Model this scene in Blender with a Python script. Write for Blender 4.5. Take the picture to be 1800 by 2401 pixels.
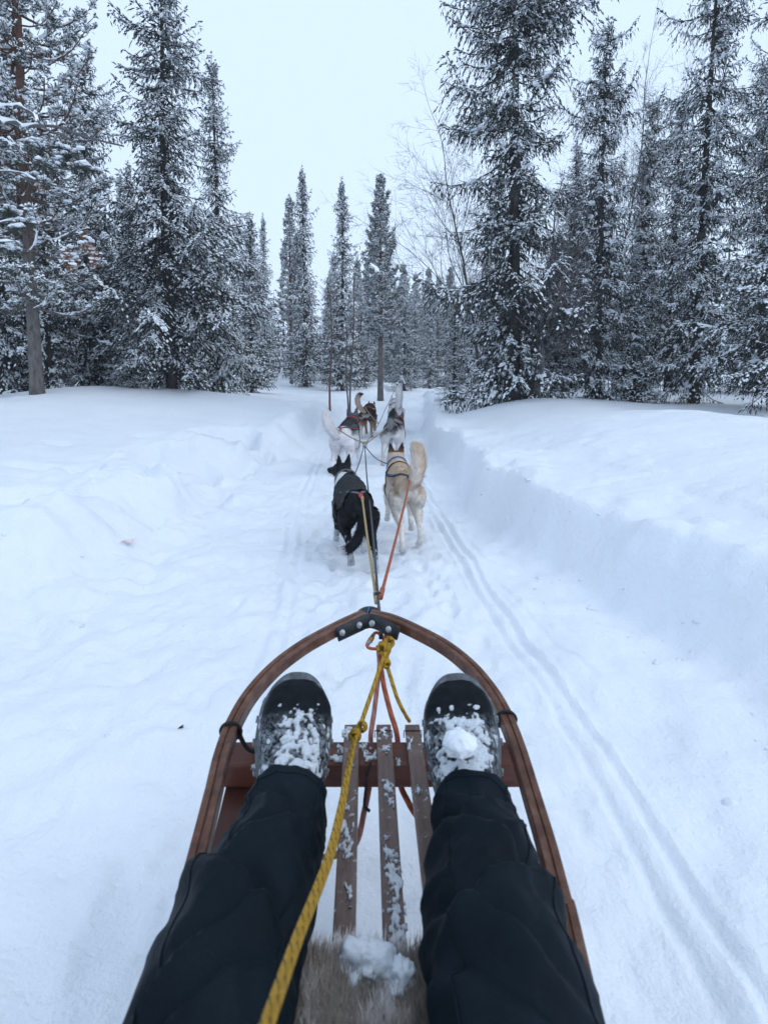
import bpy, bmesh, math, random
import numpy as np
from mathutils import Vector, Matrix
from mathutils.bvhtree import BVHTree

for _o in list(bpy.data.objects):
    bpy.data.objects.remove(_o, do_unlink=True)
SC = bpy.context.scene
COL = SC.collection
R = math.radians

# ------------------------------------------------------------------ camera
CAM_H = 1.2                       # eye of a rider sitting on the sledge
PITCH = R(5.0)
FPX, CU, CV = 1250.0, 900.0, 964.0   # focal length and optical axis for an 1800 x 2401 frame
cd = bpy.data.cameras.new('camera')
cam = bpy.data.objects.new('camera', cd)
COL.objects.link(cam)
cam.location = (0, 0, CAM_H)
cam.rotation_euler = (R(90) - PITCH, 0, 0)
cd.sensor_fit = 'HORIZONTAL'
cd.sensor_width = 36.0
cd.lens = FPX / 1800.0 * 36.0
cd.shift_y = -(1200.5 - CV) / 1800.0
cd.clip_start = 0.02
cd.clip_end = 2000.0
cd.dof.use_dof = True
cd.dof.focus_distance = 4.2
cd.dof.aperture_fstop = 9.0
SC.camera = cam

# ------------------------------------------------------------------ overcast sky and veiled sun
SUN_EL, SUN_AZ = R(46), R(102)      # azimuth from +Y towards +X
w = bpy.data.worlds.new('World')
SC.world = w
w.use_nodes = True
nt = w.node_tree
nt.nodes.clear()
sky = nt.nodes.new('ShaderNodeTexSky')
sky.sky_type = 'NISHITA'
sky.sun_disc = False
sky.sun_elevation = SUN_EL
sky.sun_rotation = SUN_AZ
b1 = nt.nodes.new('ShaderNodeBackground'); b1.inputs['Strength'].default_value = 0.10
nt.links.new(sky.outputs[0], b1.inputs['Color'])
b2 = nt.nodes.new('ShaderNodeBackground')           # the even cloud deck
b2.inputs['Color'].default_value = (0.64, 0.792, 1.0, 1)
b2.inputs['Strength'].default_value = 1.26
mx = nt.nodes.new('ShaderNodeMixShader'); mx.inputs[0].default_value = 0.93
wo = nt.nodes.new('ShaderNodeOutputWorld')
nt.links.new(b1.outputs[0], mx.inputs[1]); nt.links.new(b2.outputs[0], mx.inputs[2])
nt.links.new(mx.outputs[0], wo.inputs['Surface'])
sl = bpy.data.lights.new('sun', 'SUN')
sl.energy = 0.7
sl.angle = R(30)
sl.color = (1.0, 0.985, 0.96)
so = bpy.data.objects.new('sun', sl)
COL.objects.link(so)
sd = Vector((math.sin(SUN_AZ) * math.cos(SUN_EL), math.cos(SUN_AZ) * math.cos(SUN_EL), math.sin(SUN_EL)))
so.rotation_euler = sd.to_track_quat('Z', 'Y').to_euler()
so.location = sd * 60
vs = SC.view_settings
vs.view_transform = 'Standard'; vs.look = 'None'; vs.exposure = 0.0; vs.gamma = 1.0
vs.use_curve_mapping = False
SC.cycles.max_bounces = 6
SC.cycles.diffuse_bounces = 4
SC.cycles.use_adaptive_sampling = True
SC.cycles.adaptive_threshold = 0.03
SC.cycles.volume_bounces = 1
SC.cycles.use_denoising = True

# ------------------------------------------------------------------ helpers
def ray(u, v):
    a = (v - CV) / FPX
    b = (u - CU) / FPX
    return Vector((b, math.cos(PITCH) - a * math.sin(PITCH), -(math.sin(PITCH) + a * math.cos(PITCH))))
def on_z(u, v, z):
    d = ray(u, v); t = (z - CAM_H) / d.z
    return Vector((d.x * t, d.y * t, z))
def at_y(u, v, Y):
    d = ray(u, v); t = Y / d.y
    return Vector((d.x * t, Y, CAM_H + d.z * t))

def _h(ix, iy, iz, s):
    n = (ix * 374761393 + iy * 668265263 + iz * 2147483647 + s * 1274126177) & 0xffffffff
    n = ((n ^ (n >> 13)) * 1274126177) & 0xffffffff
    n = ((n ^ (n >> 16)) * 2246822519) & 0xffffffff
    return ((n ^ (n >> 15)) & 0xffffff) / float(0xffffff)
def vnoise(p, s=0):
    p = np.asarray(p, dtype=np.float64)
    i = np.floor(p).astype(np.int64); f = p - i
    f = f * f * f * (f * (f * 6 - 15) + 10)
    r = 0
    for dx in (0, 1):
        wx = f[..., 0] if dx else 1 - f[..., 0]
        for dy in (0, 1):
            wy = f[..., 1] if dy else 1 - f[..., 1]
            for dz in (0, 1):
                wz = f[..., 2] if dz else 1 - f[..., 2]
                r = r + wx * wy * wz * _h(i[..., 0] + dx, i[..., 1] + dy, i[..., 2] + dz, s)
    return r * 2 - 1
def fbm(p, oct=3, s=0):
    p = np.asarray(p, dtype=np.float64)
    a, r = 1.0, 0
    for k in range(oct):
        r = r + a * vnoise(p * (2.03 ** k) + 17.3 * k, s + k); a *= 0.5
    return r
def _h2(ix, iy, s):
    n = ix * np.uint32(374761393) + iy * np.uint32(668265263) + np.uint32((s * 1274126177) & 0xffffffff)
    n = (n ^ (n >> np.uint32(13))) * np.uint32(1274126177)
    n = (n ^ (n >> np.uint32(16))) * np.uint32(2246822519)
    return ((n ^ (n >> np.uint32(15))) & np.uint32(0xffffff)).astype(np.float32) * np.float32(2.0 / 0xffffff) - np.float32(1)
def _v2(x, y, s):
    fx = np.floor(x); fy = np.floor(y)
    ix = fx.astype(np.int64).astype(np.uint32); iy = fy.astype(np.int64).astype(np.uint32)
    u = (x - fx).astype(np.float32); v = (y - fy).astype(np.float32)
    u = u * u * u * (u * (u * 6 - 15) + 10); v = v * v * v * (v * (v * 6 - 15) + 10)
    one = np.uint32(1)
    a = _h2(ix, iy, s); b = _h2(ix + one, iy, s); c = _h2(ix, iy + one, s); d = _h2(ix + one, iy + one, s)
    p = a + (b - a) * u; q = c + (d - c) * u
    return p + (q - p) * v
def n2(x, y, sc, oct=3, s=0):
    a, r = 1.0, 0.0
    for k in range(oct):
        f = sc * 2.03 ** k
        r = r + a * _v2(x * f + 17.3 * k + 4096.37, y * f + 9.1 * k + 4096.71, s * 7 + k); a *= 0.5
    return r
def sst(a, b, x):
    t = np.clip((x - a) / (b - a), 0, 1)
    return t * t * (3 - 2 * t)

def mesh_np(name, verts, quads=None, tris=None, qm=None, tm=None, smooth=False):
    me = bpy.data.meshes.new(name)
    verts = np.asarray(verts, dtype=np.float32).reshape(-1, 3)
    loops, starts, mi = [], [], []
    o = 0
    if quads is not None and len(quads):
        q = np.asarray(quads, dtype=np.int32).reshape(-1, 4)
        loops.append(q.ravel()); starts.append(np.arange(len(q)) * 4); o = len(q) * 4
        mi.append(np.zeros(len(q), int) if qm is None else np.asarray(qm))
    if tris is not None and len(tris):
        t = np.asarray(tris, dtype=np.int32).reshape(-1, 3)
        loops.append(t.ravel()); starts.append(o + np.arange(len(t)) * 3)
        mi.append(np.zeros(len(t), int) if tm is None else np.asarray(tm))
    loops = np.concatenate(loops).astype(np.int32); starts = np.concatenate(starts).astype(np.int32)
    mi = np.concatenate(mi).astype(np.int32)
    me.vertices.add(len(verts)); me.vertices.foreach_set('co', verts.ravel())
    me.loops.add(len(loops)); me.loops.foreach_set('vertex_index', loops)
    me.polygons.add(len(starts)); me.polygons.foreach_set('loop_start', starts)
    me.polygons.foreach_set('material_index', mi)
    me.polygons.foreach_set('use_smooth', np.full(len(starts), smooth))
    me.update(calc_edges=True)
    me.validate()
    return me
def add_col(me, cols, name='col'):
    a = me.color_attributes.new(name, 'FLOAT_COLOR', 'POINT')
    c = np.ones((len(cols), 4), dtype=np.float32); c[:, :3] = cols
    a.data.foreach_set('color', c.ravel())

def link(name, me, mats, parent=None):
    o = bpy.data.objects.new(name, me)
    COL.objects.link(o)
    if me is not None:
        for m in (mats if isinstance(mats, (list, tuple)) else [mats]):
            if m is not None and len(me.materials) < 8:
                me.materials.append(m)
    if parent is not None:
        o.parent = parent
    return o
def tag(o, label=None, cat=None, group=None, kind=None):
    if label: o['label'] = label
    if cat: o['category'] = cat
    if group: o['group'] = group
    if kind: o['kind'] = kind
    return o
def empty(name, loc=(0, 0, 0), rz=0.0):
    o = bpy.data.objects.new(name, None)
    o.empty_display_size = 0.1
    COL.objects.link(o)
    o.location = loc; o.rotation_euler = (0, 0, rz)
    return o

class MB:
    """collects tubes, boxes and lofts, built as one mesh"""
    def __init__(self):
        self.v, self.q, self.t = [], [], []
        self.n = 0
    def add(self, v, q=None, t=None):
        v = np.asarray(v, float).reshape(-1, 3)
        self.v.append(v)
        if q is not None and len(q): self.q.append(np.asarray(q, int).reshape(-1, 4) + self.n)
        if t is not None and len(t): self.t.append(np.asarray(t, int).reshape(-1, 3) + self.n)
        self.n += len(v)
    def loft(self, pts, rad, n=10, up=(0, 0, 1), cap=True, power=2.0, closed=False):
        """rings of superellipses along pts; rad: float or (side, up) per point"""
        P = np.asarray([tuple(p) for p in pts], float)
        m = len(P)
        if closed:
            T = np.roll(P, -1, 0) - np.roll(P, 1, 0)
        else:
            T = np.gradient(P, axis=0)
        T /= np.linalg.norm(T, axis=1)[:, None] + 1e-12
        U0 = np.asarray(up, float)
        ang = np.arange(n) / n * 2 * math.pi
        ca, sa = np.cos(ang), np.sin(ang)
        e = 2.0 / power
        cx = np.sign(ca) * np.abs(ca) ** e; cy = np.sign(sa) * np.abs(sa) ** e
        V = np.zeros((m, n, 3))
        S_prev = None
        for i in range(m):
            S = np.cross(T[i], U0)
            if np.linalg.norm(S) < 0.15 and S_prev is not None:
                S = S_prev - T[i] * np.dot(S_prev, T[i])
            elif np.linalg.norm(S) < 1e-3:
                S = np.cross(T[i], [0.0, 1.0, 0.0]) if abs(T[i][1]) < .9 else np.array([1.0, 0, 0])
            S /= np.linalg.norm(S) + 1e-12
            if S_prev is not None and np.dot(S, S_prev) < 0: S = -S
            S_prev = S
            W = np.cross(S, T[i])
            r = rad[i] if hasattr(rad, '__len__') else rad
            rx, ry = (r if hasattr(r, '__len__') else (r, r))
            V[i] = P[i] + np.outer(cx * rx, S) + np.outer(cy * ry, W)
        q = []
        mm = m if closed else m - 1
        for i in range(mm):
            a = i * n; b = ((i + 1) % m) * n
            for j in range(n):
                k = (j + 1) % n
                q.append((a + j, a + k, b + k, b + j))
        V = V.reshape(-1, 3)
        t = []
        if cap and not closed:
            c0, c1 = len(V), len(V) + 1
            V = np.vstack([V, P[0], P[-1]])
            for j in range(n):
                k = (j + 1) % n
                t.append((c0, k, j)); t.append((c1, (m - 1) * n + j, (m - 1) * n + k))
        self.add(V, q, t)
        return self
    def box(self, c, s, rot=None, bev=0.0):
        x, y, z = s[0] / 2, s[1] / 2, s[2] / 2
        if bev > 0:
            bm = bmesh.new()
            bmesh.ops.create_cube(bm, size=1.0)
            for v in bm.verts: v.co = Vector((v.co.x * s[0], v.co.y * s[1], v.co.z * s[2]))
            bmesh.ops.bevel(bm, geom=list(bm.edges), offset=bev, segments=2, affect='EDGES', profile=0.6)
            bm.verts.ensure_lookup_table()
            V = np.array([v.co[:] for v in bm.verts])
            q = [[v.index for v in f.verts] for f in bm.faces if len(f.verts) == 4]
            t = []
            for f in bm.faces:
                vi = [v.index for v in f.verts]
                if len(vi) != 4:
                    for k in range(1, len(vi) - 1): t.append((vi[0], vi[k], vi[k + 1]))
            bm.free()
        else:
            V = np.array([(-x, -y, -z), (x, -y, -z), (x, y, -z), (-x, y, -z), (-x, -y, z), (x, -y, z), (x, y, z), (-x, y, z)])
            q = [(0, 3, 2, 1), (4, 5, 6, 7), (0, 1, 5, 4), (1, 2, 6, 5), (2, 3, 7, 6), (3, 0, 4, 7)]; t = []
        if rot is not None:
            V = V @ np.array(rot.to_3x3()).T
        self.add(V + np.asarray(tuple(c)), q, t)
        return self
    def arrays(self):
        v = np.vstack(self.v)
        q = np.vstack(self.q) if self.q else None
        t = np.vstack(self.t) if self.t else None
        return v, q, t
    def mesh(self, name, smooth=True):
        v, q, t = self.arrays()
        return mesh_np(name, v, q, t, smooth=smooth)
    def build(self, name, mat, parent=None, smooth=True):
        return link(name, self.mesh(name, smooth), mat, parent)

def catmull(pts, k=8):
    P = [np.asarray(tuple(p), float) for p in pts]
    P = [2 * P[0] - P[1]] + P + [2 * P[-1] - P[-2]]
    out = []
    for i in range(1, len(P) - 2):
        p0, p1, p2, p3 = P[i - 1:i + 3]
        for j in range(k):
            t = j / k
            out.append(0.5 * ((2 * p1) + (-p0 + p2) * t + (2 * p0 - 5 * p1 + 4 * p2 - p3) * t * t + (-p0 + 3 * p1 - 3 * p2 + p3) * t ** 3))
    out.append(P[-2])
    return np.array(out)

def evaluated(me, mods):
    """apply modifiers given as (type, settings) and return the finished mesh"""
    o = bpy.data.objects.new('work', me); COL.objects.link(o)
    for ty, st in mods:
        m = o.modifiers.new(ty, ty)
        for k_, v_ in st.items(): setattr(m, k_, v_)
    dg = bpy.context.evaluated_depsgraph_get(); dg.update()
    r = bpy.data.meshes.new_from_object(o.evaluated_get(dg))
    bpy.data.objects.remove(o, do_unlink=True)
    return r
def co_of(me):
    a = np.empty(len(me.vertices) * 3, np.float32); me.vertices.foreach_get('co', a); return a.reshape(-1, 3).astype(float)
def nor_of(me):
    a = np.empty(len(me.vertices) * 3, np.float32); me.vertices.foreach_get('normal', a); return a.reshape(-1, 3).astype(float)
def set_co(me, c):
    me.vertices.foreach_set('co', np.asarray(c, np.float32).ravel()); me.update()
def set_smooth(me, s=True):
    me.polygons.foreach_set('use_smooth', np.full(len(me.polygons), s))

# ------------------------------------------------------------------ materials
class NT:
    def __init__(self, name):
        self.m = bpy.data.materials.new(name); self.m.use_nodes = True
        self.t = self.m.node_tree; self.t.nodes.clear()
        self.out = self.n('ShaderNodeOutputMaterial'); self.p = self.n('ShaderNodeBsdfPrincipled')
        self.l(self.p.outputs[0], self.out.inputs['Surface'])
    def n(self, ty, **kw):
        x = self.t.nodes.new(ty)
        for k, v in kw.items(): setattr(x, k, v)
        return x
    def l(self, a, b): self.t.links.new(a, b)
    def set(self, **kw):
        for k, v in kw.items(): self.p.inputs[k.replace('_', ' ')].default_value = v
        return self
    def coords(self, kind='Object', scale=(1, 1, 1)):
        tc = self.n('ShaderNodeTexCoord'); mp = self.n('ShaderNodeMapping')
        mp.inputs['Scale'].default_value = scale
        self.l(tc.outputs[kind], mp.inputs['Vector'])
        return mp.outputs[0]
    def noise(self, vec, scale, detail=4, rough=0.55):
        x = self.n('ShaderNodeTexNoise'); x.inputs['Scale'].default_value = scale
        x.inputs['Detail'].default_value = detail; x.inputs['Roughness'].default_value = rough
        if vec is not None: self.l(vec, x.inputs['Vector'])
        return x.outputs['Fac']
    def ramp(self, fac, stops):
        x = self.n('ShaderNodeValToRGB'); e = x.color_ramp.elements
        while len(e) > 1: e.remove(e[-1])
        e[0].position = stops[0][0]; e[0].color = (*stops[0][1], 1)
        for p, c in stops[1:]:
            k = e.new(p); k.color = (*c, 1)
        self.l(fac, x.inputs[0]); return x.outputs[0]
    def mix(self, f, a, b, blend='MIX'):
        x = self.n('ShaderNodeMix', data_type='RGBA', blend_type=blend)
        for s, v in ((0, f), (6, a), (7, b)):
            if hasattr(v, 'links'): self.l(v, x.inputs[s])
            else: x.inputs[s].default_value = v if s == 0 else (*v, 1)
        return x.outputs[2]
    def bump(self, h, strength=0.3, dist=0.01):
        x = self.n('ShaderNodeBump'); x.inputs['Strength'].default_value = strength; x.inputs['Distance'].default_value = dist
        self.l(h, x.inputs['Height']); self.l(x.outputs[0], self.p.inputs['Normal'])
        return self
    def color(self, c):
        self.l(c, self.p.inputs['Base Color']); return self

M = {}
def frost(n, v):                       # rime on the needles
    src = n.p.inputs['Base Color'].links[0].from_socket
    f = n.ramp(n.noise(v, 38, 3, 0.6), [(0.50, (0, 0, 0)), (0.68, (0.13, 0.13, 0.13))])
    n.color(n.mix(f, src, (0.40, 0.45, 0.51)))
def _mats():
    n = NT('ground_snow'); v = n.coords('Object')
    f = n.noise(v, 2.2, 5); n.color(n.ramp(f, [(0.3, (0.775, 0.815, 0.875)), (0.7, (0.825, 0.86, 0.91))]))
    g1 = n.noise(v, 70, 4, 0.65); g2 = n.noise(v, 16, 4, 0.6)
    s = n.n('ShaderNodeMath', operation='MULTIPLY_ADD'); n.l(g2, s.inputs[0]); s.inputs[1].default_value = 2.6; n.l(g1, s.inputs[2])
    n.bump(s.outputs[0], 0.5, 0.011); n.set(Roughness=0.7); n.p.inputs['Specular IOR Level'].default_value = 0.25; M['snow'] = n.m
    n = NT('branch_snow'); v = n.coords('Object')
    n.color(n.ramp(n.noise(v, 5, 3), [(0.3, (0.82, 0.86, 0.91)), (0.7, (0.90, 0.925, 0.95))])); n.set(Roughness=0.8)
    n.p.inputs['Specular IOR Level'].default_value = 0.15; M['tsnow'] = n.m
    n = NT('clump_snow'); v = n.coords('Object')
    n.color(n.ramp(n.noise(v, 30, 4), [(0.3, (0.70, 0.76, 0.83)), (0.7, (0.86, 0.89, 0.92))]))
    n.bump(n.noise(v, 160, 3), 0.5, 0.004); n.set(Roughness=0.75); M['clump'] = n.m
    n = NT('crusted_snow'); v = n.coords('Object'); at = n.n('ShaderNodeAttribute'); at.attribute_name = 'col'
    n.color(n.mix(0.6, at.outputs['Color'], n.ramp(n.noise(v, 170, 4, 0.7), [(0.32, (0.55, 0.57, 0.60)), (0.62, (1, 1, 1))]), 'MULTIPLY'))
    n.bump(n.noise(v, 240, 3), 0.8, 0.004); n.set(Roughness=0.7); M['bsnow'] = n.m
    n = NT('spruce_needles'); v = n.coords('Object')
    n.color(n.ramp(n.noise(v, 3.0, 5, 0.7), [(0.25, (0.014, 0.020, 0.021)), (0.5, (0.028, 0.036, 0.033)), (0.75, (0.056, 0.060, 0.042))]))
    frost(n, v); n.set(Roughness=0.75); n.p.inputs['Specular IOR Level'].default_value = 0.2; M['needle'] = n.m
    n = NT('pine_needles'); v = n.coords('Object')
    n.color(n.ramp(n.noise(v, 3.5, 5, 0.7), [(0.25, (0.022, 0.030, 0.024)), (0.5, (0.042, 0.052, 0.036)), (0.75, (0.075, 0.078, 0.045))]))
    frost(n, v); n.set(Roughness=0.7); M['pine'] = n.m
    n = NT('dead_needles'); v = n.coords('Object')
    n.color(n.ramp(n.noise(v, 30, 3), [(0.3, (0.20, 0.075, 0.03)), (0.7, (0.36, 0.15, 0.07))])); n.set(Roughness=0.8); M['dead'] = n.m
    n = NT('spruce_bark'); v = n.coords('Object', (1, 1, 0.3))
    f = n.noise(v, 26, 5, 0.7); n.color(n.ramp(f, [(0.3, (0.018, 0.016, 0.016)), (0.7, (0.085, 0.078, 0.074))]))
    n.bump(f, 0.9, 0.02); n.set(Roughness=0.9); M['bark'] = n.m
    n = NT('pine_bark'); v = n.coords('Object', (1, 1, 0.3))
    f = n.noise(v, 24, 5, 0.7); lo = n.ramp(f, [(0.3, (0.05, 0.046, 0.045)), (0.7, (0.20, 0.18, 0.17))])
    hi = n.ramp(f, [(0.3, (0.05, 0.026, 0.018)), (0.7, (0.17, 0.082, 0.05))])
    tc = n.n('ShaderNodeTexCoord'); sp = n.n('ShaderNodeSeparateXYZ'); n.l(tc.outputs['Object'], sp.inputs[0])
    mr = n.n('ShaderNodeMapRange'); mr.inputs['From Min'].default_value = 1.6; mr.inputs['From Max'].default_value = 3.4
    n.l(sp.outputs['Z'], mr.inputs['Value'])
    n.color(n.mix(mr.outputs[0], lo, hi)); n.bump(f, 0.9, 0.02); n.set(Roughness=0.9); M['pbark'] = n.m
    n = NT('birch_bark'); v = n.coords('Object', (1, 1, 3.0))
    n.color(n.ramp(n.noise(v, 9, 4, 0.7), [(0.35, (0.035, 0.03, 0.03)), (0.55, (0.12, 0.11, 0.11)), (0.7, (0.28, 0.27, 0.27))])); n.set(Roughness=0.85); M['birch'] = n.m
    n = NT('birch_twigs'); n.set(Base_Color=(0.10, 0.088, 0.092, 1), Roughness=0.85); M['twig'] = n.m
    def wood(name, c0, c1, c2, axis_scale, frost=0.0):
        n = NT(name); v = n.coords('Object', axis_scale)
        f = n.noise(v, 30, 5, 0.65)
        c = n.ramp(f, [(0.28, c0), (0.5, c1), (0.74, c2)])
        v2 = n.coords('Object'); 
        wear = n.ramp(n.noise(v2, 11, 4, 0.7), [(0.55, (0, 0, 0)), (0.75, (1, 1, 1))])
        c = n.mix(wear, c, c2)
        if frost > 0:
            fr = n.ramp(n.noise(v2, 75, 4, 0.7), [(0.66 - frost, (0, 0, 0)), (0.72 - frost * 0.6, (1, 1, 1))])
            c = n.mix(fr, c, (0.55, 0.58, 0.64))
        n.color(c); n.bump(f, 0.5, 0.002); n.set(Roughness=0.42); n.p.inputs['Specular IOR Level'].default_value = 0.35
        return n.m
    M['rail'] = wood('varnished_bow_wood', (0.045, 0.018, 0.011), (0.112, 0.046, 0.027), (0.19, 0.105, 0.072), (1, 1, 1))
    M['beam'] = wood('red_beam_wood', (0.045, 0.013, 0.009), (0.105, 0.030, 0.018), (0.15, 0.055, 0.035), (0.12, 1, 1))
    M['slat'] = wood('frosted_slat_wood', (0.070, 0.044, 0.036), (0.135, 0.086, 0.070), (0.21, 0.155, 0.135), (1, 0.08, 1), 0.06)
    M['board'] = wood('dark_side_wood', (0.040, 0.013, 0.010), (0.080, 0.026, 0.018), (0.11, 0.045, 0.033), (1, 0.08, 1))
    n = NT('black_steel'); v = n.coords('Object'); n.color(n.ramp(n.noise(v, 60, 4), [(0.35, (0.010, 0.013, 0.016)), (0.75, (0.035, 0.04, 0.045))])); n.set(Roughness=0.5, Metallic=0.3); M['steel'] = n.m
    n = NT('zinc'); v = n.coords('Object'); f = n.noise(v, 120, 3); n.color(n.ramp(f, [(0.3, (0.30, 0.32, 0.34)), (0.7, (0.55, 0.57, 0.60))])); n.set(Roughness=0.45, Metallic=0.7); M['zinc'] = n.m
    n = NT('black_cord'); n.set(Base_Color=(0.008, 0.009, 0.011, 1), Roughness=0.8); M['cord'] = n.m
    n = NT('brass'); n.set(Base_Color=(0.42, 0.24, 0.06, 1), Roughness=0.45, Metallic=0.4); M['brass'] = n.m
    n = NT('orange_anodised'); n.set(Base_Color=(0.50, 0.10, 0.05, 1), Roughness=0.4, Metallic=0.4); M['oranod'] = n.m
    def rope(name, ca, cb, tw, thr=0.5, soft=0.06):
        n = NT(name); at = n.n('ShaderNodeAttribute'); at.attribute_name = 'ropeuv'
        sp = n.n('ShaderNodeSeparateXYZ'); n.l(at.outputs['Vector'], sp.inputs[0])
        a = n.n('ShaderNodeMath', operation='MULTIPLY_ADD'); n.l(sp.outputs['X'], a.inputs[0]); a.inputs[1].default_value = tw; n.l(sp.outputs['Y'], a.inputs[2])
        fr = n.n('ShaderNodeMath', operation='FRACT'); n.l(a.outputs[0], fr.inputs[0])
        c = n.ramp(fr.outputs[0], [(max(0, thr - soft), ca), (thr + soft, cb), (0.94, cb), (1.0, ca)])
        v = n.coords('Object'); c = n.mix(0.35, c, n.ramp(n.noise(v, 180, 3), [(0.3, (0.25, 0.25, 0.25)), (0.7, (1, 1, 1))]), 'MULTIPLY')
        n.color(c)
        w2 = n.n('ShaderNodeMath', operation='MULTIPLY_ADD'); n.l(sp.outputs['X'], w2.inputs[0]); w2.inputs[1].default_value = tw * 3; 
        m3 = n.n('ShaderNodeMath', operation='MULTIPLY'); n.l(sp.outputs['Y'], m3.inputs[0]); m3.inputs[1].default_value = 3.0; n.l(m3.outputs[0], w2.inputs[2])
        f2 = n.n('ShaderNodeMath', operation='PINGPONG'); f2.inputs[1].default_value = 0.5; n.l(w2.outputs[0], f2.inputs[0])
        n.bump(f2.outputs[0], 0.9, 0.003); n.set(Roughness=0.8)
        return n.m
    M['ropeY'] = rope('yellow_black_rope', (0.52, 0.29, 0.012), (0.035, 0.028, 0.016), 31.0, 0.84)
    M['ropeO'] = rope('orange_rope', (0.50, 0.13, 0.055), (0.36, 0.085, 0.04), 25.0)
    M['ropeP'] = rope('faded_pink_rope', (0.46, 0.21, 0.17), (0.36, 0.14, 0.11), 25.0)
    M['ropeT'] = rope('tan_rope', (0.50, 0.36, 0.16), (0.38, 0.27, 0.13), 25.0)
    M['ropeG'] = rope('grey_gang_rope', (0.045, 0.055, 0.065), (0.10, 0.11, 0.12), 25.0)
    M['ropeL'] = rope('pale_tug_rope', (0.36, 0.30, 0.24), (0.24, 0.21, 0.18), 25.0)
    n = NT('black_trousers'); v = n.coords('Object'); 
    n.color(n.ramp(n.noise(v, 8, 4), [(0.3, (0.0030, 0.0072, 0.0115)), (0.7, (0.0062, 0.0125, 0.0185))]))
    n.bump(n.noise(v, 260, 2), 0.5, 0.002); n.set(Roughness=0.62); n.p.inputs['Specular IOR Level'].default_value = 0.10
    n.p.inputs['Sheen Weight'].default_value = 0.0; n.p.inputs['Sheen Tint'].default_value = (0.5, 0.75, 1, 1); M['trouser'] = n.m
    n = NT('boot_leather'); v = n.coords('Object'); c_ = n.ramp(n.noise(v, 40, 4), [(0.3, (0.004, 0.006, 0.008)), (0.7, (0.010, 0.014, 0.018))])
    tc_ = n.n('ShaderNodeTexCoord'); sp_ = n.n('ShaderNodeSeparateXYZ'); n.l(tc_.outputs['Object'], sp_.inputs[0])
    vm = n.ramp(sp_.outputs['Y'], [(0.05, (0, 0, 0)), (0.09, (1, 1, 1)), (0.165, (1, 1, 1)), (0.205, (0, 0, 0))])     # powder caught on the vamp
    du = n.mix(1.0, vm, n.ramp(n.noise(v, 90, 6, 0.78), [(0.44, (0, 0, 0)), (0.66, (0.75, 0.75, 0.75))]), 'MULTIPLY')
    n.color(n.mix(du, c_, (0.42, 0.46, 0.51)))
    n.bump(n.noise(v, 220, 3), 0.4, 0.002); n.set(Roughness=0.6); n.p.inputs['Specular IOR Level'].default_value = 0.08; M['boot'] = n.m
    n = NT('boot_rubber'); v = n.coords('Object'); n.color(n.ramp(n.noise(v, 45, 4, 0.7), [(0.35, (0.05, 0.058, 0.066)), (0.6, (0.12, 0.135, 0.15)), (0.72, (0.45, 0.48, 0.52))])); n.set(Roughness=0.75); M['rubber'] = n.m
    n = NT('boot_tread'); v = n.coords('Object'); n.color(n.ramp(n.noise(v, 45, 4, 0.7), [(0.4, (0.03, 0.035, 0.04)), (0.68, (0.5, 0.53, 0.57))])); n.set(Roughness=0.8); M['tread'] = n.m
    n = NT('fur'); at = n.n('ShaderNodeAttribute'); at.attribute_name = 'col'; v = n.coords('Object')
    n.color(n.mix(0.5, at.outputs['Color'], n.ramp(n.noise(v, 90, 3), [(0.3, (0.78, 0.78, 0.78)), (0.7, (1.0, 1.0, 1.0))]), 'MULTIPLY'))
    n.set(Roughness=0.85); n.p.inputs['Specular IOR Level'].default_value = 0.2; M['fur'] = n.m
    def plain(k, name, c, r=0.7, metal=0.0):
        n = NT(name); v = n.coords('Object')
        n.color(n.mix(0.4, c, n.ramp(n.noise(v, 130, 3), [(0.3, (0.5, 0.5, 0.5)), (0.7, (1, 1, 1))]), 'MULTIPLY')); n.set(Roughness=r, Metallic=metal); M[k] = n.m
    plain('webB', 'black_webbing', (0.012, 0.015, 0.019)); plain('webG', 'grey_webbing', (0.13, 0.14, 0.15)); plain('webR', 'red_webbing', (0.48, 0.05, 0.05))
    plain('webBl', 'blue_webbing', (0.02, 0.16, 0.42)); plain('webW', 'reflective_webbing', (0.62, 0.64, 0.66)); plain('coat', 'dog_coat_cloth', (0.014, 0.018, 0.022), 0.9)
    plain('horn', 'dark_eye', (0.01, 0.008, 0.007), 0.2); plain('stain', 'pink_stain', (0.86, 0.72, 0.74), 0.8); plain('marker', 'orange_marker', (0.85, 0.11, 0.02), 0.5)
    plain('debris', 'bark_debris', (0.02, 0.017, 0.014), 0.9); plain('blueT', 'blue_thread', (0.02, 0.18, 0.45), 0.6)
_mats()

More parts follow.
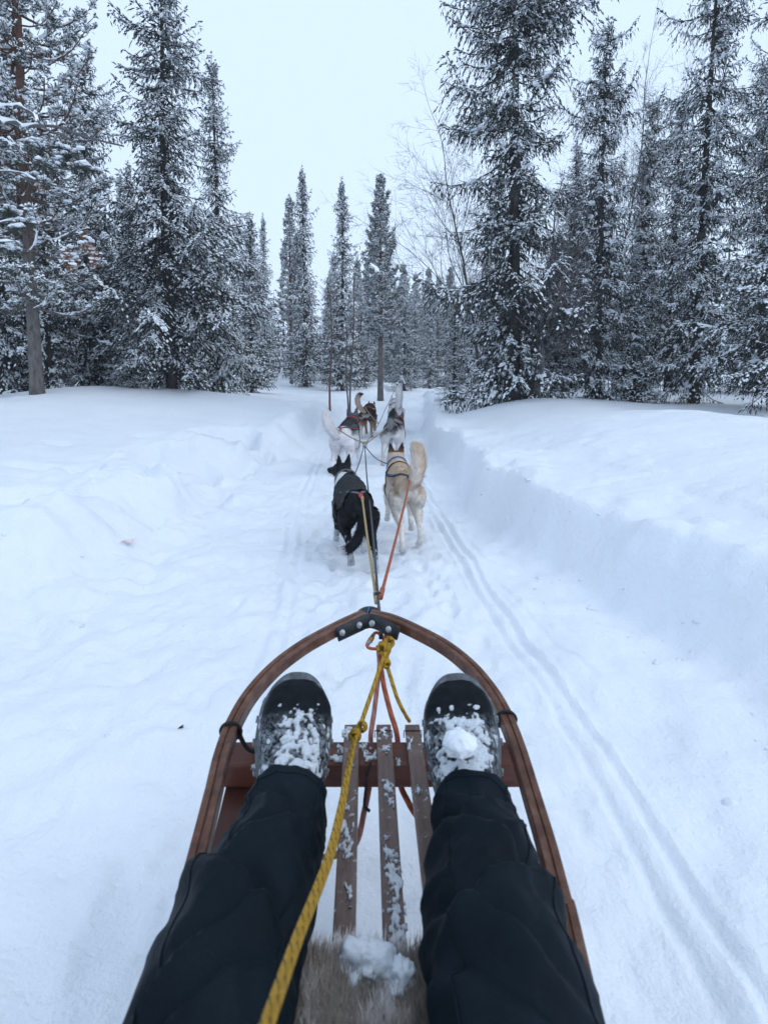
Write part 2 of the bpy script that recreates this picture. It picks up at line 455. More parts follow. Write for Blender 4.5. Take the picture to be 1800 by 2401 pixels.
# ================================================================== snow ground (one sheet)
def trail_c(Y):                 # middle of the trail
    return np.interp(Y, [-8, 0, 2, 4, 6, 9, 14, 22, 34, 60, 150], [0.05, 0.0, -0.04, -0.12, -0.2, -0.12, 0.1, 0.75, 2.6, 8.0, 30.0])
def toe_r(Y):
    return np.interp(Y, [-8, 1.0, 2.2, 2.7, 3.4, 4.5, 6.0, 9, 14, 22, 150], [1.45, 1.38, 1.28, 1.10, 0.96, 0.70, 0.52, 0.62, 0.95, 1.7, 31.0])
def toe_l(Y):
    return np.interp(Y, [-8, 1, 3, 5, 6.5, 9, 14, 22, 150], [-1.85, -1.7, -1.6, -1.45, -1.22, -1.1, -0.9, -0.2, 29.0])
def height(x, y, fine=True):
    x = np.asarray(x, float); y = np.asarray(y, float)
    wob = 0.13 * n2(x, y, 0.85, 2, 5)
    tr = toe_r(y) + wob; tl = toe_l(y) + 0.22 * n2(x, y, 0.75, 3, 9)
    dr = x - tr; dl = tl - x
    near = 1 - sst(1.2, 2.8, y)
    far = sst(9, 26, y)
    # right bank: cut wall, then a long swell
    wall = 0.36 * sst(0.0, np.maximum(0.16, 0.40 - 0.15 * sst(2.9, 3.8, y) + 0.35 * near + 0.14 * n2(x, y, 0.9, 2, 31)), dr) * (1 - 0.6 * far) * (1 - 0.2 * near)
    swell = 0.24 * sst(0.1, 2.2 + 0.8 * near, dr) * (1 - 0.35 * far)
    lip = 0.035 * np.exp(-((dr - 0.36) / 0.2) ** 2) * (1 - far)
    zr = np.where(dr > 0, wall + swell + lip, 0)
    # left bank: gentle, trodden, with scooped-out hollows
    nl = 1 - sst(1.6, 3.6, y)
    zl = np.where(dl > 0, 0.31 * sst(0, 0.42 + 0.8 * nl + 0.25 * n2(x, y, 1.7, 2, 33), dl) + 0.05 * np.exp(-((dl - .6) / .3) ** 2) * (1 - nl) + 0.24 * sst(0.5, 4.2, dl), 0) * (1 - 0.25 * far)
    z = zr + zl
    # larger forms
    z = z + 0.22 * np.exp(-(((x + 5.2) / 2.6) ** 2 + ((y - 9.0) / 2.6) ** 2))
    z = z + 0.16 * np.exp(-(((x + 2.7) / 1.3) ** 2 + ((y - 10.2) / 1.5) ** 2))
    z = z + 0.10 * np.exp(-(((x - 3.0) / 1.4) ** 2 + ((y - 5.2) / 1.1) ** 2))
    z = z - 0.08 * np.exp(-(((x - 4.2) / 1.6) ** 2 + ((y - 7.0) / 0.8) ** 2))
    z = z + 0.06 * np.exp(-(((x - 1.9) / 0.9) ** 2 + ((y - 8.0) / 0.7) ** 2))
    off = sst(0.15, 1.5, np.maximum(dr, dl))
    z = z + off * 0.06 * n2(x, y, 0.33, 3, 2) + sst(10, 30, y) * 0.25 * n2(x, y, 0.08, 2, 21)
    for cx, cy, sx, sy, dp in ((-1.85, 6.45, 0.44, 0.34, 0.27), (-2.05, 5.2, 0.42, 0.42, 0.26), (-1.75, 5.8, 0.3, 0.3, 0.12), (-1.95, 4.2, 0.35, 0.22, 0.10), (-2.3, 3.5, 0.3, 0.2, 0.08), (-2.9, 4.3, 0.25, 0.12, 0.05),
                               (-2.5, 4.35, 0.18, 0.08, 0.05), (-3.5, 3.9, 0.14, 0.1, 0.05), (-3.2, 5.2, 0.12, 0.08, 0.04), (-2.7, 5.9, 0.10, 0.07, 0.05), (-2.75, 3.1, 0.5, 0.3, 0.05)):
        g = ((x - cx) / sx) ** 2 + ((y - cy) / sy) ** 2
        z = z - dp * sst(1.35, 0.7, g + 0.35 * n2(x, y, 3.0, 2, 40))
    if not fine: return z
    c = trail_c(y)
    on = sst(0.25, -0.15, np.maximum(dr, dl))
    churn = sst(-0.5, 0.3, dl) * sst(1.8, 0.4, dl) * sst(8.5, 5.5, y) + 0.35 * on
    z = z + on * (0.018 * n2(x, y, 3.2, 4, 11)) + churn * 0.050 * n2(x, y, 5.0, 4, 12) * sst(12, 6, y)
    z = z + sst(9, 5, y) * (1 - on) * 0.010 * n2(x, y, 6.0, 3, 13)
    bank = np.exp(-((dr - 0.22) / 0.3) ** 2)
    z = z + bank * 0.020 * n2(x, y, 6.0, 3, 14) * sst(11, 8, y)
    blk = n2(x, y, 4.2, 2, 15)
    z = z + 0.018 * sst(0.25, 0.5, blk) * sst(-0.1, 0.25, dr) * sst(1.6, 0.5, dr) * sst(8, 4, y)
    # paw prints and clods
    pp = n2(x, y, 9.0, 2, 16)
    lane = np.exp(-((x - c) / 0.55) ** 2) + 0.55 * np.exp(-((x - c + 1.1) / 0.5) ** 2)
    z = z - 0.026 * sst(0.2, 0.55, pp) * lane * sst(9, 4, y)
    # lumps and broken edges along both banks
    z = z + 0.060 * n2(x, y, 1.8, 2, 51) * np.exp(-((dl - 0.45) / 0.6) ** 2) * sst(12, 8, y)
    z = z + 0.022 * sst(0.05, 0.5, n2(x, y, 3.0, 2, 52)) * np.exp(-((dr - 0.10) / 0.22) ** 2) * sst(12, 8, y)
    z = z + 0.045 * n2(x, y, 1.2, 2, 53) * np.exp(-((dr - 0.35) / 0.45) ** 2) * sst(14, 8, y)
    # separate paw prints
    rg = np.random.default_rng(77)
    if x.size > 64:
        for k in range(150):
            py = rg.uniform(1.3, 7.5); px_ = trail_c(py) + rg.choice([-0.33, -0.18, 0.15, 0.30]) + rg.normal(0, .06)
            m = (np.abs(x - px_) < .10) & (np.abs(y - py) < .13)
            if m.any():
                q = ((x[m] - px_) / .032) ** 2 + ((y[m] - py) / .045) ** 2
                z[m] += -0.018 * np.exp(-q ** 2 * .6) + 0.006 * np.exp(-((np.sqrt(q) - 1.7) / .4) ** 2)
    # runner and ski tracks pressed into the trail
    dep = sst(10.5, 6.0, y) * (0.55 + 0.45 * sst(0.9, 2.4, y)) * np.clip(0.8 + 0.35 * n2(x, y, 1.7, 2, 77), 0.4, 1.2)
    for px, wd, dd in ((np.interp(y, [-8, .5, 1.6, 2.8, 6, 12], [0.74, 0.72, 0.69, 0.555, 0.33, 0.25]), 0.017, 0.022),
                       (np.interp(y, [-8, .5, 1.6, 2.8, 6, 12], [0.66, 0.64, 0.61, 0.485, 0.26, 0.17]), 0.016, 0.018),
                       (np.interp(y, [-8, .5, 1.6, 2.8, 6, 12], [0.95, 0.92, 0.86, 0.64, 0.40, 0.3]), 0.014, 0.006),
                       (np.interp(y, [-8, 1, 2.6, 5, 12], [-0.46, -0.48, -0.55, -0.80, -0.9]), 0.022, 0.013),
                       (np.interp(y, [-8, 1, 2.6, 5, 12], [-0.38, -0.40, -0.47, -0.72, -0.8]), 0.018, 0.011)):
        d = (x - px - 0.006 * n2(x * 0 + wd * 90, y, 2.2, 1, 5)) / wd
        z = z + 1.1 * dep * (-dd * np.exp(-d ** 4) + 0.38 * dd * (np.exp(-((np.abs(d) - 1.7) / 0.55) ** 2)))
    return z
def hz(x, y):
    return float(height(np.array([x]), np.array([y]), True)[0])

def _axis(lo, hi, dlo, dhi, step, grow):
    a = [dlo]
    while a[-1] < dhi: a.append(a[-1] + step)
    s = step
    while a[-1] < hi: s *= grow; a.append(a[-1] + s)
    s = step
    while a[0] > lo: s *= grow; a.insert(0, a[0] - s)
    return np.array(a)
def _grow(a, hi, grow):
    a = list(a); st = abs(a[-1] - a[-2]); sg = 1 if a[-1] > a[-2] else -1
    while a[-1] * sg < hi: st *= grow; a.append(a[-1] + sg * st)
    return a
_m = np.concatenate([np.arange(-2.3, -1.0, .026), np.arange(-1.0, -.3, .016), np.arange(-.3, .2, .022), np.arange(.2, .82, .0115), np.arange(.82, 1.9, .026)])
xs = _grow(_m, 150, 1.05); xs = np.array(_grow(xs[::-1], 150, 1.05)[::-1])
ys = _axis(-60, 190, 0.3, 4.4, 0.0245, 1.030)
GX, GY = np.meshgrid(xs, ys)
GZ = height(GX, GY)
nx, ny = len(xs), len(ys)
ii = np.arange(nx * ny).reshape(ny, nx)
gq = np.stack([ii[:-1, :-1], ii[:-1, 1:], ii[1:, 1:], ii[1:, :-1]], -1).reshape(-1, 4)
ground = link('snow_ground', mesh_np('snow_ground', np.stack([GX, GY, GZ], -1).reshape(-1, 3), gq, smooth=True), M['snow'])
tag(ground, 'packed white snow trail between soft untouched snow banks', 'snow', kind='structure')

def crumbs():
    """broken bits of snow lying on the trail and under the banks"""
    g = np.random.default_rng(8); V, T, o = [], [], 0
    bv, bf = lump0()
    n = 380
    y = g.uniform(0.9, 8.5, n); pick = g.random(n)
    x = np.where(pick < 0.5, toe_r(y) + g.normal(-.05, .14, n), np.where(pick < 0.95, toe_l(y) + g.normal(.15, .4, n), trail_c(y) + g.normal(0, .75, n)))
    z = height(x, y)
    r = 0.004 + 0.012 * g.random(n) ** 4 + np.where(pick < .72, 0.010 * g.random(n) ** 5, 0)
    for i in range(n):
        v = bv * r[i] * (1 + .3 * g.normal(size=(len(bv), 1)).clip(-1, 1)) * np.array([1.3, 1.1, .55])
        V.append(v + np.array([x[i], y[i], z[i] - r[i] * .1])); T.append(bf + o); o += len(v)
    c = link('snow_crumbs', mesh_np('snow_crumbs', np.vstack(V), tris=np.vstack(T), smooth=True), M['snow'])
    tag(c, 'crumbs of broken snow scattered along the trail', 'snow', kind='stuff')
def lump0():
    bm = bmesh.new(); bmesh.ops.create_icosphere(bm, subdivisions=1, radius=1.0)
    v = np.array([q.co[:] for q in bm.verts]); f = np.array([[q.index for q in p.verts] for p in bm.faces]); bm.free()
    return v, f
crumbs()

# ================================================================== trees
def nrm(a):
    return a / (np.linalg.norm(a, axis=-1, keepdims=True) + 1e-9)

class Tubes:
    """many thin tapered tubes built in one go, grouped by number of rings"""
    def __init__(self): self.b = {}
    def add(self, P, Rr, n=3):
        P = np.asarray(P, float); self.b.setdefault((len(P), n), []).append((P, np.asarray(Rr, float)))
    def arrays(self):
        V, Q, o = [], [], 0
        for (m, n), L in self.b.items():
            P = np.stack([x[0] for x in L]); Rr = np.stack([x[1] for x in L]); k = len(L)
            if Rr.ndim == 2: Rr = np.stack([Rr, Rr], -1)
            T = nrm(np.gradient(P, axis=1)); S = nrm(np.cross(T, np.array([0.13, 0.07, 1.0]))); W = np.cross(S, T)
            an = np.arange(n) / n * 2 * math.pi + math.pi / 2
            X = P[:, :, None] + S[:, :, None] * (np.cos(an)[:, None] * Rr[:, :, None, :1]) + W[:, :, None] * (np.sin(an)[:, None] * Rr[:, :, None, 1:])
            V.append(X.reshape(-1, 3))
            i = np.arange(m - 1)[:, None] * n; j = np.arange(n); kx = (j + 1) % n
            q = np.stack([i + j, i + kx, i + n + kx, i + n + j], -1).reshape(-1, 4)
            Q.append((q[None] + (np.arange(k) * m * n)[:, None, None]).reshape(-1, 4) + o); o += k * m * n
        return np.vstack(V), np.vstack(Q)
    def mesh(self, name):
        v, q = self.arrays(); return mesh_np(name, v, q, smooth=True)

class Foliage:
    """needle sprays and the snow lying on them, kept as arrays"""
    def __init__(self, seed):
        self.g = np.random.default_rng(seed)
        self.P, self.D, self.L, self.W, self.S = [], [], [], [], []
        self.lumps = []
        self.tw = Tubes(); self.pad = Tubes()
    def add(self, P, D, L, W, S):
        self.P.append(P); self.D.append(D); self.L.append(L); self.W.append(W); self.S.append(S)
    def arrays(self):
        return [np.concatenate(a) for a in (self.P, self.D, self.L, self.W, self.S)]
    def needle_mesh(self, name):
        P, D, L, W, S = self.arrays(); g = self.g
        D = nrm(D); n = len(P)
        up = np.array([0, 0, 1.0]); side = nrm(np.cross(D, up) + 1e-4 * g.normal(size=D.shape))
        w2 = np.cross(side, D)
        roll = g.uniform(0, math.pi, n)[:, None]
        A = side * np.cos(roll) + w2 * np.sin(roll); B = -side * np.sin(roll) + w2 * np.cos(roll)
        mid = P + D * (L * 0.45)[:, None]; tip = P + D * L[:, None] + np.array([0, 0, -1.0]) * (L * 0.12)[:, None]
        hw = (W * 0.5)[:, None]
        V = np.stack([P, mid + A * hw, tip, mid - A * hw, mid + B * hw, mid - B * hw], 1).reshape(-1, 3)
        b = np.arange(n)[:, None] * 6
        k2 = g.random(n) < 0.25
        q = np.concatenate([b + np.array([0, 1, 2, 3]), b[k2] + np.array([0, 4, 2, 5])])
        return mesh_np(name, V, q)
    def snow_mesh(self, name, lift=0.010):
        P, D, L, W, S = self.arrays(); g = self.g
        k = S > 0.02
        P, D, L, W, S = P[k], nrm(D[k]), L[k], W[k], S[k]
        n = len(P); up = np.array([0, 0, 1.0])
        side = nrm(np.cross(D, up) + 1e-4 * g.normal(size=D.shape))
        th = (lift * (0.6 + 1.2 * S))[:, None]
        hw = (W * (0.50 + 0.65 * S) + 0.002)[:, None]
        mid = P + D * (L * 0.5)[:, None]
        base = P + D * (L * 0.02)[:, None]; tip = P + D * (L * 0.98)[:, None] - up * (L * 0.10)[:, None]
        V = np.stack([base + up * th * .5, mid + up * th * 1.9, tip + up * th * .5, mid + side * hw + up * th * 0.25, mid - side * hw + up * th * 0.25], 1).reshape(-1, 3)
        b = np.arange(n)[:, None] * 5
        t = np.concatenate([b + np.array(x) for x in ((0, 3, 1), (3, 2, 1), (0, 1, 4), (4, 1, 2))])
        VV, TT = [V], [t]; o = len(V)
        QQ = None
        if self.pad.b:
            pv, pq = self.pad.arrays()
            pv = pv + 0.028 * fbm(pv * 16, 2, 3)[:, None] * np.array([0.6, 0.6, 1.0])
            VV.append(pv); QQ = pq + o; o += len(pv)
        if self.lumps:
            base_v, base_f = lump_unit()
            for c, s in self.lumps:
                v = base_v * np.array(s) * (1 + 0.28 * g.normal(size=(len(base_v), 1)).clip(-1, 1))
                VV.append(v + np.array(c)); TT.append(base_f + o); o += len(v)
        return mesh_np(name, np.vstack(VV), QQ, np.vstack(TT))

_lu = None
def lump_unit():
    global _lu
    if _lu is None:
        bm = bmesh.new(); bmesh.ops.create_icosphere(bm, subdivisions=1, radius=1.0)
        v = np.array([x.co[:] for x in bm.verts]); f = np.array([[x.index for x in y.verts] for y in bm.faces]); bm.free()
        v[:, 2] = np.where(v[:, 2] < 0, v[:, 2] * 0.35, v[:, 2])
        _lu = (v, f)
    return _lu

def trunk_mesh(name, h, r0, seed, lean=(0, 0), n=9, wob=0.03):
    g = np.random.default_rng(seed); m = 22
    t = np.linspace(0, 1, m)
    ph = g.uniform(0, 6, 2)
    pts = np.stack([lean[0] * t + wob * np.sin(t * 7 + ph[0]) * t, lean[1] * t + wob * np.sin(t * 6 + ph[1]) * t, -0.25 + t * (h + 0.25)], -1)
    rad = r0 * ((1 - t) ** 0.85 * 0.95 + 0.03) + r0 * 0.35 * np.exp(-t * h / 0.22)
    return MB().loft(pts, list(rad), n=n), pts

def spruce(name, h, r, seed, base=0.04, top_thin=0.8, droop=0.5, dens=1.0, snow=0.6, spray=0.070, lump=0.25, gap=0.12, hang=0.25, step=1.0):
    """returns trunk, needle and snow meshes of one spruce"""
    F = Foliage(seed); g = F.g
    tb, tp = trunk_mesh(name, h, 0.0135 * h ** 0.9, seed + 1)
    Z = np.array([0, 0, 1.0])
    z = base * h
    while z < 0.985 * h:
        t = z / h
        prof = (1 - t) ** top_thin * (0.72 + 0.28 * min(1, t / 0.18)) + 0.03
        prof *= 0.82 + 0.30 * math.sin(z * 3.1 + seed) * math.sin(z * 1.3 + 2 * seed)
        nb = int(round(g.uniform(3.6, 6.6)))
        a0 = g.uniform(0, 6.28)
        for b in range(nb):
            if g.random() < gap + 0.30 * t * t: continue
            az = a0 + b * 6.283 / nb + g.normal(0, 0.3)
            L = r * prof * g.uniform(0.42, 1.22) * (1.0 if t < .75 or g.random() < .75 else 1.9)
            if g.random() < 0.12 and t < 0.7: L *= 1.4
            z0 = z + g.normal(0, 0.06)
            el = np.interp(t, [0, 0.25, 0.6, 0.85, 1], [-0.42, -0.25, -0.02, 0.35, 0.9]) - 0.25 * droop + g.normal(0, 0.14)
            K = max(5, int(L / 0.042 * dens))
            s = 0.12 + 0.88 * np.linspace(0, 1.0, K)
            out = np.array([math.cos(az), math.sin(az), 0.0]); sd = np.array([-math.sin(az), math.cos(az), 0])
            zz = s * L * math.tan(el) * 0.9 - droop * 0.30 * L * s * (1.3 - s) + 0.24 * L * droop * s ** 3
            c = np.array([np.interp(z0, tp[:, 2], tp[:, 0]), np.interp(z0, tp[:, 2], tp[:, 1]), z0])
            B = c + out * (s * L)[:, None] + Z * zz[:, None] + sd * (0.07 * L * np.sin(s * 3 + az * 3))[:, None]
            T = nrm(np.gradient(B, axis=0))
            i5 = np.linspace(0, K - 1, 5).astype(int)
            if L > 0.2:
                F.tw.add(np.vstack([c, B[i5]]), 0.0016 * h * np.linspace(1, 0.2, 6) + 0.002, 3)
            snb = snow * g.uniform(0.4, 1.5)
            sides = np.where(np.arange(K) % 2 == 0, 1.0, -1.0)
            tl = (0.40 * L * (1 - s) ** 0.8 * np.clip(s * 3.0, 0.25, 1) + 0.07 * (1 - 0.65 * t)) * g.uniform(0.5, 1.35, K)
            ta = g.uniform(0.55, 1.1, K)
            TD = nrm(T * np.cos(ta)[:, None] + sd * (sides * np.sin(ta))[:, None] - Z * (droop * g.uniform(0.05, 0.75, K))[:, None])
            m = np.maximum(2, (tl / (0.0245 / dens)).astype(int))
            idx = np.repeat(np.arange(K), m)
            j = np.concatenate([np.arange(x) for x in m]); fr = (j + g.uniform(0.1, 0.9, len(j))) / m[idx]
            P = B[idx] + TD[idx] * (tl[idx] * fr)[:, None] - Z * (tl[idx] * fr ** 2 * 0.55 * droop)[:, None]
            D = nrm(TD[idx] + g.normal(0, 0.30, (len(idx), 3)) - Z * (1.0 * fr * droop)[:, None])
            nI = len(idx)
            ln = spray * g.uniform(0.55, 1.3, nI); wd = spray * g.uniform(0.17, 0.30, nI)
            cl = sst(-0.25, 0.35, n2(P[:, 0] + P[:, 2] * .6 + seed, P[:, 1] - P[:, 2] * .8, 4.5, 2, seed))
            S = np.where(g.random(nI) < snb * (0.25 + 1.05 * cl), g.uniform(0.25, 1.0, nI) * (.6 + .6 * cl), 0.0) * (D[:, 2] > -0.8)
            F.add(P, D, ln, wd, S)
            kk = max(3, int(K * 1.4))
            q = g.integers(0, K, kk)
            F.add(B[q] + g.normal(0, 0.012, (kk, 3)), nrm(T[q] + g.normal(0, 0.35, (kk, 3))), spray * g.uniform(0.7, 1.2, kk), spray * g.uniform(0.2, 0.34, kk),
                  np.where(g.random(kk) < snb * 1.2, g.uniform(0.4, 1.0, kk), 0.0))
            hk = int(K * hang * 4)
            if hk:
                q = g.integers(0, K, hk); dl = g.uniform(0.0, 0.16, hk)
                F.add(B[q] - Z * dl[:, None] + g.normal(0, 0.022, (hk, 3)), nrm(-Z + g.normal(0, 0.3, (hk, 3))), spray * g.uniform(0.8, 1.5, hk), spray * g.uniform(0.12, 0.24, hk), np.zeros(hk))
            if g.random() < lump and L > 0.2 and K >= 6:
                # a pad of snow lying along part of the bough
                i0 = g.integers(K // 6, max(K // 6 + 1, (3 * K) // 4)); i1 = min(K - 1, i0 + g.integers(2, max(3, K // 3)))
                ix = np.linspace(i0, i1, 6).astype(int)
                wv = g.uniform(0.022, 0.058) * np.array([0.15, 0.8, 1.0, 0.9, 0.7, 0.1]) * g.uniform(0.55, 1.3, 6)
                F.pad.add(B[ix] + Z * 0.014 + sd * g.normal(0, 0.02, (6, 1)), np.stack([wv, wv * 0.6], -1), 6)
                for q in g.integers(i0, i1 + 1, int(g.uniform(0, 6) * lump)):
                    F.lumps.append((B[q] + TD[q] * tl[q] * g.uniform(0.1, 0.8) + Z * 0.012, np.array([1, 1, 0.6]) * g.uniform(0.016, 0.040)))
        z += step * (0.11 + 0.085 * (1 - t)) * (0.7 + 0.05 * h) * g.uniform(0.7, 1.3)
    kk = 30
    zz = g.uniform(0.95, 1.015, kk) * h
    F.add(np.stack([np.full(kk, tp[-1, 0]), np.full(kk, tp[-1, 1]), zz], -1), nrm(np.array([0, 0, 0.8]) + g.normal(0, 0.5, (kk, 3))), np.full(kk, spray), np.full(kk, spray * .25), g.uniform(0, .8, kk))
    tb.add(*F.tw.arrays())
    return tb.mesh(name + '_trunk'), F.needle_mesh(name + '_needles'), F.snow_mesh(name + '_snow', 0.007)

def tuft(F, P, D, nn, ln, wd, snow):
    """bottle-brush shoots: needles standing round a shoot axis"""
    g = F.g; n = len(P)
    idx = np.repeat(np.arange(n), nn)
    fr = g.uniform(0, 1, len(idx))
    rnd = nrm(g.normal(size=(len(idx), 3)))
    Dn = nrm(D[idx] * 0.75 + rnd * 0.9)
    S = np.where((g.random(len(idx)) < snow) & (Dn[:, 2] > -0.1), g.uniform(0.3, 1.0, len(idx)), 0)
    F.add(P[idx] + D[idx] * (ln * 1.0 * fr)[:, None], Dn, ln * g.uniform(0.6, 1.0, len(idx)), wd * g.uniform(0.7, 1.3, len(idx)), S)

def pine(name, h, r, seed, clear=0.35, lean=(0, 0), r0=0.12, tl=0.10, nn=9, snow=0.5, up=0.45, dens=1.0, lump=0.3, wd=0.016, dead=True):
    F = Foliage(seed); g = F.g
    tb, tp = trunk_mesh(name, h, r0, seed + 1, lean)
    z = 0.10 * h
    while z < 0.99 * h:
        t = z / h
        live = t > clear
        nb = int(round(g.uniform(3, 5.5))) if live else (1 if g.random() < 0.6 and dead else 0)
        a0 = g.uniform(0, 6.28)
        for b in range(nb):
            az = a0 + b * 6.283 / max(nb, 1) + g.normal(0, 0.3)
            tt = (t - clear) / (1 - clear) if live else 0
            L = r * ((1 - tt) ** 0.75 * min(1, 0.55 + tt * 2.0) + 0.06) * g.uniform(0.55, 1.15) if live else r * g.uniform(0.2, 0.6)
            el = np.interp(tt, [0, 0.5, 1], [-0.1, 0.25, 0.9]) + g.normal(0, 0.15)
            out = np.array([math.cos(az), math.sin(az), 0.0]); sd = np.array([-math.sin(az), math.cos(az), 0])
            s = np.linspace(0, 1, 9)
            zz = L * (s * math.sin(el) + up * s ** 2.2 * (0.5 if live else -0.3)) - 0.12 * L * np.sin(s * 3.1)
            cx = np.interp(z, tp[:, 2], tp[:, 0]); cy = np.interp(z, tp[:, 2], tp[:, 1])
            B = np.array([cx, cy, z]) + out * (s * L * math.cos(el))[:, None] + np.array([0, 0, 1.0]) * zz[:, None] + sd * (0.08 * L * np.sin(s * 4 + az))[:, None]
            F.tw.add(B, 0.016 * (1 - 0.75 * s) * (L / 0.9 + 0.3) * (1.0 if live else 0.6), 4)
            if g.random() < 0.6: F.pad.add(B[[2, 3, 4, 5, 6, 7]] + np.array([0, 0, .012]), np.array([.1, .8, 1, .9, .6, .1]) * g.uniform(0.010, 0.024), 5)
            if not live: continue
            T = nrm(np.gradient(B, axis=0))
            k = max(4, int(L / 0.075 * dens))
            q = g.uniform(0.3, 1.0, k)
            Pq = np.stack([np.interp(q, s, B[:, i]) for i in range(3)], -1); Tq = nrm(np.stack([np.interp(q, s, T[:, i]) for i in range(3)], -1))
            sid = np.where(np.arange(k) % 2 == 0, 1.0, -1.0)
            sl = (0.40 * L * (1 - q * 0.7)) * g.uniform(0.5, 1.2, k)
            SD = nrm(Tq * 0.7 + sd * (sid * g.uniform(0.4, 1.0, k))[:, None] + np.array([0, 0, 1.0]) * g.uniform(-0.1, 0.55, k)[:, None])
            E = Pq + SD * sl[:, None]
            for a_, e_ in zip(Pq, E):
                F.tw.add([a_, (a_ + e_) / 2 + np.array([0, 0, -0.02 * L]), e_], [0.006, 0.005, 0.003], 3)
            for fr in (0.55, 0.8, 1.0):
                Pk = Pq + SD * (sl * fr)[:, None] + g.normal(0, 0.015, (k, 3))
                Dk = nrm(SD + np.array([0, 0, 0.5]) * up + g.normal(0, 0.25, (k, 3)))
                tuft(F, Pk, Dk, nn, tl, wd, snow)
                for p_ in Pk[g.random(k) < lump]:
                    F.lumps.append((p_ + np.array([0, 0, tl * .35]), np.array([1, 1, 0.6]) * g.uniform(0.35, 0.75) * tl))
            tuft(F, B[[6, 7, 8]], T[[6, 7, 8]], nn, tl, wd, snow)
        z += (0.16 if live else 0.22) * (0.6 + 0.05 * h) * g.uniform(0.8, 1.3) / max(0.6, dens)
    tuft(F, tp[[-2, -1]], np.array([[0, 0, 1.0]] * 2), nn * 2, tl, wd, snow)
    tb.add(*F.tw.arrays())
    return tb.mesh(name + '_trunk'), F.needle_mesh(name + '_needles'), F.snow_mesh(name + '_snow', 0.012)

def birch(name, h, seed, spread=0.55, r0=0.06, levels=5, stems=1):
    g = np.random.default_rng(seed)
    tk, tw = Tubes(), Tubes()
    def grow(p, d, L, r, lev):
        m = 6 if lev < 2 else 4
        pts = [p]; dd = d.copy()
        for i in range(m):
            dd = nrm(dd + g.normal(0, 0.085, 3) + np.array([0, 0, 0.035 if lev < 2 else -0.02]))
            pts.append(pts[-1] + dd * L / m)
        rr = [r * (1 - 0.62 * i / m) for i in range(m + 1)]
        (tk if lev < 2 else tw).add(pts, rr, 6 if lev < 2 else 3)
        if lev >= levels: return
        k = (12, 8, 5, 4, 3)[min(lev, 4)]
        for i in range(k):
            f = g.uniform(0.22 if lev else 0.32, 1.0)
            x = f * m; j = min(m - 1, int(x)); q = pts[j] + (pts[j + 1] - pts[j]) * (x - j)
            axis = nrm(np.cross(dd, g.normal(size=3)))
            ang = g.uniform(0.35, 0.95) * (spread / 0.55)
            nd = nrm(dd * math.cos(ang) + axis * math.sin(ang))
            grow(q, nd, L * g.uniform(0.38, 0.62) * (1.1 - 0.35 * f), max(0.0020, rr[j] * 0.45), lev + 1)
        grow(pts[-1], dd, L * 0.5, rr[-1], lev + 1)
    for s in range(stems):
        a = g.uniform(0, 6.28)
        grow(np.array([0, 0, -0.2]), nrm(np.array([math.cos(a) * 0.22 * (s + 0.3), math.sin(a) * 0.22 * (s + .3), 1.0])), h * 0.62 * g.uniform(0.8, 1.0), r0, 0)
    return tk.mesh(name + '_trunk'), tw.mesh(name + '_twigs')

LIB = {}
def lib_spruce(key, **kw):
    t, n, s = spruce(key, **kw)
    t.materials.append(M['bark']); n.materials.append(M['needle']); s.materials.append(M['tsnow'])
    LIB[key] = ('spruce', t, n, s, kw['h'])
def lib_pine(key, **kw):
    t, n, s = pine(key, **kw)
    t.materials.append(M['pbark']); n.materials.append(M['pine']); s.materials.append(M['tsnow'])
    LIB[key] = ('pine', t, n, s, kw['h'])
def plant(key, x, y, h, rz, label, group=None, rs=1.0, name=None, lean=(0, 0), cat='tree', dz=0.0):
    kind, t, n, s, h0 = LIB[key]
    z = hz(x, y) + dz
    o = empty(name or kind + '_tree', (x, y, z), rz)
    o.rotation_euler = (lean[0], lean[1], rz)
    k = h / h0
    o.scale = (k * rs, k * rs, k)
    for nm, me in (('trunk', t), ('crown', n), ('snow_cover', s)):
        c = bpy.data.objects.new(nm, me); COL.objects.link(c); c.parent = o
    tag(o, label, cat, group)
    return o

lib_spruce('sA', h=8.0, r=1.75, seed=11, droop=0.9, snow=0.85, base=0.05, top_thin=0.95, lump=0.45, dens=1.0, step=0.58)
lib_spruce('sB', h=9.0, r=1.15, seed=23, droop=1.25, snow=0.80, base=0.03, top_thin=0.30, lump=0.65, gap=0.25, hang=0.65, dens=1.05, step=0.58)
lib_spruce('sC', h=7.0, r=1.25, seed=37, droop=1.0, snow=0.9, base=0.03, top_thin=0.9, lump=0.6, dens=0.98, step=0.64)
lib_spruce('sD', h=9.0, r=1.10, seed=41, droop=1.05, snow=0.95, base=0.05, top_thin=0.40, lump=1.0, gap=0.2, hang=0.45, dens=0.95, step=0.56)
lib_spruce('sE', h=7.0, r=0.90, seed=53, droop=0.9, snow=0.95, base=0.03, top_thin=0.95, lump=0.5, spray=0.085, dens=0.8, step=0.60)
lib_spruce('sF', h=6.5, r=1.00, seed=67, droop=1.2, snow=0.95, base=0.03, top_thin=0.50, lump=1.0, gap=0.24, hang=0.6, dens=1.0, step=0.58)
lib_pine('pA', h=9.6, r=1.35, seed=61, clear=0.10, r0=0.100, tl=0.085, nn=8, snow=0.60, lump=0.16, dens=0.95, wd=0.013)
lib_pine('pB', h=8.0, r=0.95, seed=71, clear=0.28, r0=0.12, tl=0.11, nn=10, snow=0.62, up=0.9, lump=0.35, wd=0.022, dens=0.9)
lib_pine('pC', h=7.5, r=0.75, seed=83, clear=0.33, r0=0.085, tl=0.11, nn=9, snow=0.62, up=0.7, lump=0.3, wd=0.022, dens=0.8)

def at_base(u, Y):
    return (u - CU) / FPX * Y * 1.0

